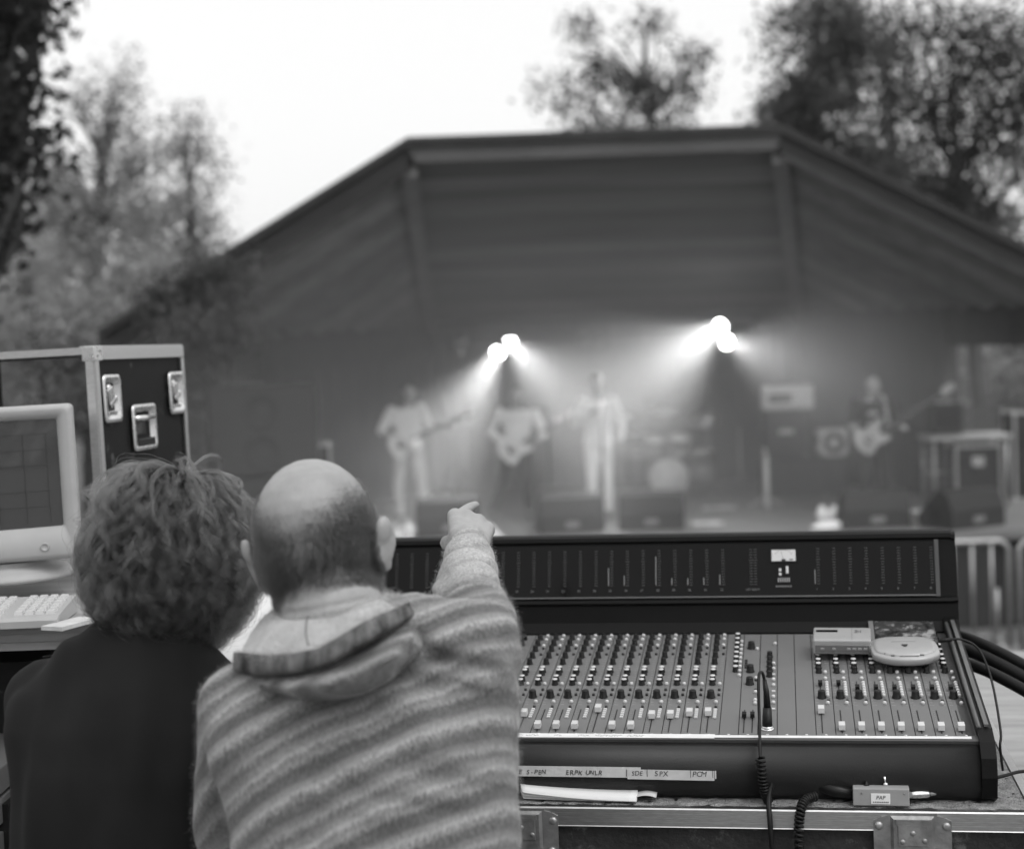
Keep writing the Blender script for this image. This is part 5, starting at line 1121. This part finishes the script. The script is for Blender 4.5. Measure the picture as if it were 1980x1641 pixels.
# ---------------- the bald man in the striped hooded pullover
def bald_man():
    HC = U(620, 1058, 2.13); tilt = rad(8)
    R = Matrix.Rotation(rad(-9), 3, 'Z') @ Matrix.Rotation(-tilt, 3, 'Y') @ Matrix.Rotation(rad(-6), 3, 'X')
    nb = U(646, 1205, 2.07)                        # neck base
    S_r, E_r, W_r = U(918, 1250, 2.07), U(905, 1150, 2.36), U(906, 1048, 2.60)
    S_l, E_l, W_l = U(474, 1372, 2.08), U(448, 1610, 2.17), U(480, 1640, 2.43)
    hip = Vector((nb.x + .06, 2.02, .86))
    def sp(px0, px1, py, Y): a, b = U(px0, py, Y), U(px1, py, Y); return (a+b)/2, (b-a)/2
    rows = [(460, 970, 1690, 2.04, .118), (450, 985, 1610, 2.05, .122), (440, 992, 1530, 2.06, .124), (422, 994, 1450, 2.07, .122), (414, 992, 1380, 2.085, .115), (430, 984, 1310, 2.10, .104), (470, 962, 1250, 2.11, .090), (530, 850, 1205, 2.11, .072)]
    def torso(mb, g, extra=True):
        rg = []
        c, a = sp(*rows[0][:3], rows[0][3]); lo = Vector((hip.x, hip.y, hip.z-.10)); rg.append((lo, Vector((.165+g, 0, 0)), Vector((0, .12+g, 0)))); rg.append((Vector((hip.x-.01, hip.y, hip.z+.04)), Vector((.168+g, 0, 0)), Vector((0, .12+g, 0))))
        for (x0, x1, py, Y, d) in rows:
            c, a = sp(x0, x1, py, Y); L = a.length; t = .10*(1450-py)/250; rg.append((c, a.normalized()*(L+g) + Vector((0, 0, t*.35)), Vector((0, d+g, -.03))))
        mb.loft(rg, 40)
    mb = MB(); torso(mb, -.014); head_shape(mb, HC, R, .965)
    mb.limb([nb - Vector((0, -.01, .05)), nb + Vector((0, .0, .02)), HC + R @ Vector((0, -.022, -.075))], [.074, .066, .064], 18)
    for S, E, W in ((S_r, E_r, W_r), (S_l, E_l, W_l)): mb.limb([S, E, W], [.046, .036, .0275], 14)
    # legs to the ground
    for s in (-1, 1): mb.limb([hip + Vector((s*.09, 0, -.06)), Vector((hip.x + s*.11, 2.08, .46)), Vector((hip.x + s*.12, 2.0, .09)), Vector((hip.x + s*.13, 2.15, .045))], [.075, .052, .040, .036], 12)
    def neck_folds(co, no):
        lz = (co - np.array(HC)) @ np.array(R); back = (lz[:, 1] < .02) & (np.abs(lz[:, 0]) < .075)
        out = np.zeros(len(co))
        for z0, a in ((-.078, .0022), (-.093, .0026), (-.108, .002)): out -= back*a*np.exp(-((lz[:, 2]-z0-.12*np.abs(lz[:, 0])**1.0*.3)/.0028)**2)
        return out + .0006*np.array([noise.noise(Vector(p)*70) for p in lz])
    # right hand: fist with the index finger pointing
    d = (W_r - E_r).normalized(); d = (d + Vector((.02, 0, .06))).normalized(); side = d.cross(Vector((0, 0, 1))).normalized(); up = side.cross(d).normalized()      # side points to the man's right
    side = (side*math.cos(rad(20)) - up*math.sin(rad(20))).normalized(); up = side.cross(d).normalized()
    def H(a, b, c): return W_r + d*a*1.06 + side*b*1.08 + up*c*1.08
    mb.limb([W_r - d*.02, H(.01, 0, .002)], [.0275, .0265], 14)
    for b0, c0 in ((-.024, .006), (-.008, .010), (.010, .008), (.026, .001)): mb.limb([H(.008, b0*.6, 0), H(.075, b0*1.05, c0)], [.0185, .0140], 12)
    mb.ball(H(.045, .0, -.008), .029, seg=14)
    mb.limb([H(.078, -.022, .004), H(.122, -.009, .003), H(.150, .000, .002), H(.174, .009, -.001)], [.0110, .0092, .0082, .0066], 12)             # index
    for b0, c0, q in ((-.006, .010, 1.0), (.013, .007, .96), (.031, -.001, .86)):                                                              # curled fingers
        mb.limb([H(.080, b0, c0), H(.098*q+.004, b0*1.03, -.022), H(.066*q, b0*1.0, -.041), H(.050, b0*.95, -.030)], [.0122, .0108, .0098, .0085], 12)
    mb.limb([H(.018, -.018, -.014), H(.050, -.026, -.030), H(.078, -.018, -.040), H(.092, -.004, -.042)], [.0155, .0125, .0108, .0092], 12)      # thumb closed under
    # left hand resting forward
    d2 = (W_l - E_l).normalized(); s2 = d2.cross(Vector((0, 0, 1))).normalized()
    mb.ball(W_l + d2*.05, (.036, .045, .022), seg=14)
    for q in range(4): mb.limb([W_l + d2*.07 + s2*(q-1.5)*.020, W_l + d2*.115 + s2*(q-1.5)*.021, W_l + d2*(.148-.008*abs(q-1.3)) + s2*(q-1.5)*.021 - Vector((0, 0, .018))], [.0105, .0095, .008], 10)
    mb.limb([W_l + d2*.02 + s2*.025, W_l + d2*.07 + s2*.055], [.014, .010], 10)
    body = remesh(mb, 'person', 'bald_skin', .0036, 2, fn=neck_folds); tag(body, 'balding person in a striped hooded pullover pointing at the stage', 'person')
    # pullover
    mb = MB(); torso(mb, .008)
    ra = spline([S_r + Vector((-.03, .0, -.02)), S_r, lerp(S_r, E_r, .5), E_r, lerp(E_r, W_r, .5), W_r - d*.012], 40); rr_ = [float(np.interp(t, [0, .2, .4, .6, .8, 1], [.070, .064, .053, .046, .040, .0315])) for t in np.linspace(0, 1, 40)]
    folds = [.0052*math.sin(i*1.15 + .9*math.sin(i*.45)) * (1.0 if 8 < i < 37 else .3) for i in range(40)]
    mb.tube(ra, [a+b for a, b in zip(rr_, folds)], 26); mb.ball(ra[0], .070, seg=20)
    mb.ball(S_r + Vector((-.02, -.015, .012)), (.070, .062, .055), seg=20)
    mb.limb([S_l, lerp(S_l, E_l, .5), E_l, lerp(E_l, W_l, .85)], [.063, .056, .050, .040], 20)
    mb.loft([(nb + Vector((.0, .0, -.03)), Vector((.115, 0, 0.03)), Vector((0, .085, 0))), (nb + Vector((0, .0, .012)), Vector((.085, 0, .02)), Vector((0, .075, .0)))], 24)
    def wr(co, no):
        out = curl_noise(co, 9, .004) + curl_noise(co, 22, .0022, 5)
        # a crease between arm and ribs, drag lines towards the raised shoulder
        z = co[:, 2]; x = co[:, 0]
        dr = (x - S_r.x)*.5 + (z - S_r.z); k = np.exp(-((x-S_r.x+.06)**2 + (z-S_r.z+.05)**2)/.012); out += k*.006*np.sin(dr*95 + 4*x + 2*np.sin(z*40)); out += .005*np.sin(z*26 - x*38 + 2.5*np.sin(x*9))*np.exp(-((z-1.05)/.14)**2)*(co[:, 1] < 2.05)
        out += .0015*np.sin(z*140 + x*30)*np.exp(-((co[:, 1]-2.36)/.12)**2)
        return out
    pv = remesh(mb, 'pullover', 'striped_fleece', .0052, 3, body, wr)
    # short fleece fibres standing off the cloth
    me = pv.data; n = len(me.vertices); co = np.empty(n*3); no = np.empty(n*3); me.vertices.foreach_get('co', co); me.vertices.foreach_get('normal', no); co = co.reshape(-1, 3); no = no.reshape(-1, 3)
    keep = (co[:, 2] > .93); idx = RNG.choice(np.where(keep)[0], 52000); P = co[idx] + RNG.normal(size=(len(idx), 3))*.0022; Nn = no[idx] + RNG.normal(size=(len(idx), 3))*.55 + np.array([0, 0, -.25]); Nn /= np.linalg.norm(Nn, axis=1)[:, None]
    Lh = (.0025 + .0035*RNG.random((len(idx), 1))); pts = np.stack([P, P + Nn*Lh*.6, P + Nn*Lh + RNG.normal(size=P.shape)*.0008], 1)
    fz = hairs('fleece_fibres', pts.reshape(-1, 3), [3]*len(idx), .00011, 'striped_fleece', body)
    fz['kind'] = 'stuff'
    def fluff(ob, m, n):
        dg = bpy.context.evaluated_depsgraph_get(); me_ = ob.data; nv_ = len(me_.vertices); c_ = np.empty(nv_*3); me_.vertices.foreach_get('co', c_); c_ = c_.reshape(-1, 3); nn_ = np.empty(nv_*3); me_.vertices.foreach_get('normal', nn_); nn_ = nn_.reshape(-1, 3)
        if nn_[:, 1].mean() > 0: nn_ = -nn_
        i_ = RNG.choice(nv_, n); P_ = c_[i_] + RNG.normal(size=(n, 3))*.0028; D_ = nn_[i_] + RNG.normal(size=(n, 3))*.6; D_ /= np.linalg.norm(D_, axis=1)[:, None]; l_ = .003 + .003*RNG.random((n, 1))
        h_ = hairs('fleece_fibres', np.stack([P_, P_ + D_*l_*.6, P_ + D_*l_], 1).reshape(-1, 3), [3]*n, .00011, m, ob); h_['kind'] = 'stuff'
    # hood lying on the back: rows from the neck outwards and down, each row from the man's left to right
    def row(*p): return [U(x, y, Y) for x, y, Y in p]
    def sheet(rows_, nu=70, nv=34, am=1.0):
        g = [spline(r, nu) for r in rows_]; cols = [[p + Vector((.3, -1, .2))*am*(.009*noise.noise(p*20) + .004*noise.noise(p*55) + .006*noise.noise(Vector((p.x*13, p.z*30 + p.x*14, 2)))) for p in spline([g[j][i] for j in range(len(g))], nv)] for i in range(nu)]
        vs = [cols[i][j] for j in range(nv) for i in range(nu)]; fs = [(j*nu+i, j*nu+i+1, (j+1)*nu+i+1, (j+1)*nu+i) for j in range(nv-1) for i in range(nu-1)]; return vs, fs
    A0 = row((560, 1150, 2.20), (566, 1185, 2.09), (640, 1192, 2.015), (700, 1165, 2.035), (738, 1140, 2.12))       # at the neck
    A1 = row((500, 1200, 2.14), (540, 1205, 2.02), (630, 1205, 1.955), (705, 1175, 1.975), (765, 1150, 2.09))
    A2 = row((466, 1255, 2.06), (530, 1258, 1.965), (620, 1246, 1.915), (705, 1200, 1.93), (775, 1168, 2.05))       # above the rim
    A3 = row((456, 1268, 2.05), (528, 1276, 1.955), (622, 1262, 1.905), (708, 1212, 1.92), (785, 1176, 2.04))
    vs, fs = sheet([A0, A1, A2, A3]); o = MB().add(vs, fs, True).build('hood', 'hood_light', body); md = o.modifiers.new('t', 'SOLIDIFY'); md.thickness = .007; md.offset = -1; o.modifiers.new('s', 'SUBSURF').render_levels = 1
    B0 = row((455, 1264, 2.048), (528, 1270, 1.952), (600, 1262, 1.905), (642, 1246, 1.896), (708, 1204, 1.912), (786, 1170, 2.034)); B1 = row((456, 1294, 2.044), (530, 1297, 1.948), (605, 1288, 1.900), (650, 1270, 1.890), (722, 1228, 1.908), (796, 1188, 2.03))
    B2 = row((470, 1304, 2.06), (536, 1303, 1.968), (608, 1290, 1.93), (652, 1272, 1.925), (722, 1230, 1.938), (796, 1190, 2.05))
    vs, fs = sheet([[p + Vector((0, .002, .002)) for p in B0], lerp_rows(B0, B1), B1, B2], nv=14, am=1.15); o2 = MB().add(vs, fs, True).build('hood_band', 'hood_band', o); md = o2.modifiers.new('t', 'SOLIDIFY'); md.thickness = .003; md.offset = -1
    C0 = row((560, 1300, 1.985), (620, 1290, 1.955), (690, 1262, 1.955), (750, 1228, 1.985), (800, 1196, 2.05)); C1 = row((520, 1314, 1.975), (610, 1312, 1.890), (700, 1290, 1.872), (775, 1244, 1.915), (815, 1200, 2.04)); C2 = row((500, 1324, 1.985), (600, 1336, 1.895), (700, 1320, 1.880), (782, 1264, 1.92), (822, 1212, 2.04)); C3 = row((500, 1332, 2.02), (600, 1352, 1.955), (705, 1342, 1.945), (790, 1284, 1.975), (828, 1222, 2.06))
    vs, fs = sheet([C0, C1, C2, C3], nv=30, am=1.7); o3 = MB().add(vs, fs, True).build('hood_pouch', 'striped_fleece', body); md = o3.modifiers.new('t', 'SOLIDIFY'); md.thickness = .007; md.offset = -1
    o4 = MB().tube(spline([p + Vector((0, -.003, .002)) for p in row((596, 1192, 1.995), (592, 1215, 1.945), (594, 1238, 1.93), (600, 1256, 1.925))], 14), .0009, 6).build('seam', 'hood_band', o)
    fluff(o, 'hood_light', 9000); fluff(o2, 'hood_band', 4000); fluff(o3, 'striped_fleece', 6000)
    # trousers
    mb = MB(); mb.loft([(hip + Vector((0, 0, -.12)), Vector((.16, 0, 0)), Vector((0, .12, 0))), (hip + Vector((0, 0, .02)), Vector((.172, 0, 0)), Vector((0, .125, 0)))], 24)
    for s in (-1, 1): mb.limb([hip + Vector((s*.09, 0, -.08)), Vector((hip.x + s*.11, 2.08, .46)), Vector((hip.x + s*.12, 2.0, .06))], [.095, .072, .065], 14)
    remesh(mb, 'trousers', 'denim', .010, 3, body)
    # cropped hair round the sides and back of the head
    me = body.data; n = len(me.vertices); co = np.empty(n*3); no = np.empty(n*3); me.vertices.foreach_get('co', co); me.vertices.foreach_get('normal', no); co = co.reshape(-1, 3); no = no.reshape(-1, 3)
    lc = (co - np.array(HC)) @ np.array(R)           # into head coordinates
    nz = curl_noise(lc, 30, 1.0); az = np.abs(lc[:, 0]); front = lc[:, 1]
    top = .060 + .62*(az-.045) + .010*nz + np.clip(front, 0, 1)*.2           # the tonsure line: lower at the back, higher at the sides
    zt = lc[:, 2]; hairline = -.070 - .25*(az-.03) + .012*nz
    r = np.linalg.norm(lc*np.array([1, .85, .9]), axis=1); ok = (r < .108) & (zt < top + .012) & (zt > hairline) & (front < .045) & (az < .0835) & (front < .02 + .5*(zt+.06))
    me.attributes.new('roots', 'FLOAT', 'POINT').data.foreach_set('value', (np.clip((top + .034 - zt)/.09, 0, 1)*np.clip((zt-hairline+.008)/.03, 0, 1)*(r < .112)*np.clip((.04-front)/.03, 0, 1)*(az < .086)).astype(np.float32))
    dens = np.clip((top + .012 - zt)/.06, .04, 1)**1.3 * np.clip((zt-hairline)/.03, .12, 1)
    cand = np.where(ok)[0]; pr = dens[cand]; pr = pr/pr.sum(); idx = RNG.choice(cand, 80000, p=pr)
    P = co[idx] + RNG.normal(size=(len(idx), 3))*.0018; P -= no[idx]*.001
    Dn = no[idx]*.55 + np.array([0, .0, -.55]) + RNG.normal(size=P.shape)*.18; Dn /= np.linalg.norm(Dn, axis=1)[:, None]; Lh = .0035 + .003*RNG.random((len(idx), 1))*dens[idx][:, None] + .002
    pts = np.stack([P, P + Dn*Lh*.5 + no[idx]*.0004, P + Dn*Lh], 1); hairs('cropped_hair', pts.reshape(-1, 3), [3]*len(idx), .00009, 'cropped_hair', body)
    return body
def lerp_rows(a, b): return [lerp(p, q, .5) + Vector((0, -.003, 0)) for p, q in zip(a, b)]
mat('bald_skin', .32, .42, var=.10, scale=40, bump=.10, bscale=260)
_t = MATS['bald_skin'].node_tree; _b = _t.nodes['Principled BSDF']; _at = _t.nodes.new('ShaderNodeAttribute'); _at.attribute_name = 'roots'; _mx = _t.nodes.new('ShaderNodeMix'); _mx.data_type = 'RGBA'
_src = _b.inputs['Base Color'].links[0].from_socket; _mu = _t.nodes.new('ShaderNodeMath'); _mu.operation = 'MULTIPLY'; _mu.inputs[1].default_value = .8; _t.links.new(_at.outputs['Fac'], _mu.inputs[0]); _t.links.new(_mu.outputs[0], _mx.inputs[0]); _t.links.new(_src, _mx.inputs[6]); _mx.inputs[7].default_value = (.10, .10, .10, 1); _t.links.new(_mx.outputs[2], _b.inputs['Base Color'])
bald_man()

# ---------------- the curly-haired person in the dark shirt
def curly_man():
    HC = U(338, 1066, 2.42); R = Matrix.Rotation(rad(-8), 3, 'Z') @ Matrix.Rotation(rad(-4), 3, 'Y') @ Matrix.Rotation(rad(-10), 3, 'X')
    nb = U(300, 1262, 2.36); hip = Vector((nb.x - .02, 2.27, .84))
    S_l, E_l, W_l = U(108, 1345, 2.36), U(98, 1640, 2.38), U(130, 1690, 2.66); S_r, E_r, W_r = U(432, 1400, 2.38), U(480, 1610, 2.42), U(440, 1650, 2.66)
    def sp(px0, px1, py, Y): a, b = U(px0, py, Y), U(px1, py, Y); return (a+b)/2, (b-a)/2
    rows = [(52, 480, 1690, 2.30, .125), (44, 486, 1600, 2.31, .128), (40, 490, 1500, 2.32, .128), (38, 492, 1420, 2.335, .124), (44, 490, 1350, 2.35, .112), (75, 452, 1300, 2.36, .096), (130, 412, 1250, 2.365, .080), (200, 378, 1210, 2.37, .062)]
    def torso(mb, g):
        rg = [(hip + Vector((0, 0, -.08)), Vector((.165+g, 0, 0)), Vector((0, .12+g, 0))), (hip + Vector((0, 0, .05)), Vector((.166+g, 0, 0)), Vector((0, .12+g, 0)))]
        for (x0, x1, py, Y, d) in rows: c, a = sp(x0, x1, py, Y); rg.append((c, a.normalized()*(a.length+g), Vector((0, d+g, -.03))))
        mb.loft(rg, 36)
    mb = MB(); torso(mb, -.014); head_shape(mb, HC, R, 1.0); mb.limb([nb - Vector((0, 0, .04)), nb + Vector((.0, .0, .03)), HC + R @ Vector((0, -.02, -.08))], [.066, .058, .055], 16)
    for S, E, W in ((S_l, E_l, W_l), (S_r, E_r, W_r)):
        mb.limb([S, E, W], [.045, .036, .028], 12); d2 = (W-E).normalized(); s2 = d2.cross(Vector((0, 0, 1))).normalized(); mb.ball(W + d2*.05, (.036, .045, .022), seg=12)
        for q in range(4): mb.limb([W + d2*.07 + s2*(q-1.5)*.020, W + d2*.115 + s2*(q-1.5)*.021, W + d2*(.148-.008*abs(q-1.3)) + s2*(q-1.5)*.021 - Vector((0, 0, .018))], [.0105, .0095, .008], 10)
        mb.limb([W + d2*.02 - s2*.025, W + d2*.07 - s2*.055], [.014, .010], 10)
    for s in (-1, 1): mb.limb([hip + Vector((s*.09, 0, -.06)), Vector((hip.x + s*.11, 2.32, .46)), Vector((hip.x + s*.12, 2.26, .09)), Vector((hip.x + s*.13, 2.40, .045))], [.075, .052, .040, .036], 12)
    body = remesh(mb, 'person', 'skin', .0048, 3); tag(body, 'person with shoulder-length curly hair in a dark shirt, seen from behind', 'person')
    body.data.materials.append(MATS['hair_dark']); Rt = R.transposed()
    for p in body.data.polygons:
        q = Rt @ (p.center - HC)
        if q.z > -.03 and q.y < .05 + .25*max(q.z, 0) and q.length < .16: p.material_index = 1
    mb = MB(); torso(mb, .008)
    for S, E in ((S_l, E_l), (S_r, E_r)): mb.limb([S, lerp(S, E, .45), lerp(S, E, .8)], [.066, .060, .056], 18)
    mb.loft([(nb + Vector((0, 0, -.05)), Vector((.12, 0, 0)), Vector((0, .085, 0))), (nb + Vector((0, 0, .0)), Vector((.082, 0, 0)), Vector((0, .07, 0)))], 22)
    remesh(mb, 'shirt', 'dark_shirt', .007, 6, body, lambda co, no: curl_noise(co, 7, .010) + curl_noise(co*np.array([2.6, 1, .6]), 9, .014, 3))
    mb = MB(); mb.loft([(hip + Vector((0, 0, -.12)), Vector((.16, 0, 0)), Vector((0, .12, 0))), (hip + Vector((0, 0, .02)), Vector((.172, 0, 0)), Vector((0, .125, 0)))], 24)
    for s in (-1, 1): mb.limb([hip + Vector((s*.09, 0, -.08)), Vector((hip.x + s*.11, 2.32, .46)), Vector((hip.x + s*.12, 2.26, .06))], [.095, .072, .065], 14)
    remesh(mb, 'trousers', 'denim', .010, 3, body)
    for a_, b_ in ((nb + Vector((-.075, -.03, .0)), S_l + Vector((-.01, -.02, .062))), (nb + Vector((.075, -.03, 0)), S_r + Vector((0, -.02, .066)))): MB().tube(spline([a_, lerp(a_, b_, .5) + Vector((0, -.004, .006)), b_], 12), .0016, 6).build('shoulder_seam', 'dark_shirt', body)
    # curly hair: locks of strands falling from the crown
    g = np.random.default_rng(11); K = 34; crown = Vector((.028, -.010, .105)); Rn = np.array(R); HCn = np.array(HC)
    nl = 600; per = 30; allp = []
    ax = np.array([.084, .102, .100]); cen = np.array([0, -.012, .022])
    while len(allp) < nl*per:
        d = g.normal(size=3)
        if g.random() < .22: d = np.array([.25, -.15, 1.0]) + g.normal(size=3)*.34
        d /= np.linalg.norm(d)
        if d[2] < -.42 or (d[1] > .62 and d[2] < .45): continue
        root = cen + d*ax*.99; vdir = d*ax/np.linalg.norm(d*ax)
        away = (root - np.array(crown)); away[2] *= .4; away /= (np.linalg.norm(away)+1e-6)
        dr = .12*d + .75*away + np.array([0, 0, -.14]); dr /= np.linalg.norm(dr)
        Ln = g.uniform(.17, .25)*(1.0 if d[2] > -.1 else .85); ds = Ln/(K-1); p = root.copy(); path = []
        swirl = g.normal(size=3)*.10
        for k in range(K):
            path.append(p.copy()); t = k/(K-1)
            q = (p-cen)/ax; rn = np.linalg.norm(q); want = 1.10 + .20*min(t*2, 1)
            push = q/rn*(max(0, want - rn)*2.4 - max(0, rn-want-.16)*3.0); grav = np.array([0, 0, -1.0])*(.34 + .40*t)
            dr = dr*.86 + (grav + push + swirl)*.30; dr /= np.linalg.norm(dr); p = p + dr*ds
        path = np.array(path)
        if path[:, 2].max() > .150 or np.abs(path[:, 0]).max() > .15: continue
        tan = np.gradient(path, axis=0); tan /= np.linalg.norm(tan, axis=1)[:, None]
        ref = np.array([.3, .9, .2]) + g.normal(size=3)*.3; a = np.cross(tan, ref); a /= np.linalg.norm(a, axis=1)[:, None]; b = np.cross(tan, a)
        fr = g.uniform(2.2, 4.6); ph = g.uniform(0, 6.28); amp = g.uniform(.0070, .0165)*np.clip(np.linspace(-.15, 1.25, K), 0, 1); hand = g.choice([-1, 1]); loose = g.uniform(.0010, .0034)
        for s in range(per):
            o = g.normal(size=3)*loose; spread = np.linspace(.35, 1.25, K)[:, None]; th = 2*PI*fr*np.linspace(0, 1, K)**1.1*(1+g.normal()*.025) + ph + g.normal()*.26
            fly = 1 + (g.uniform(.8, 3.0) if g.random() < .12 else 0)
            w = path + o*spread*fly + (a*np.cos(th)[:, None] + b*np.sin(th)[:, None]*hand)*amp[:, None]*(1+g.normal()*.15)
            allp.append(w)
    P = np.array(allp) @ Rn.T + HCn
    hairs('curly_hair', P.reshape(-1, 3), [K]*len(P), .00014, 'curly_hair', body, tip=.5)
curly_man()
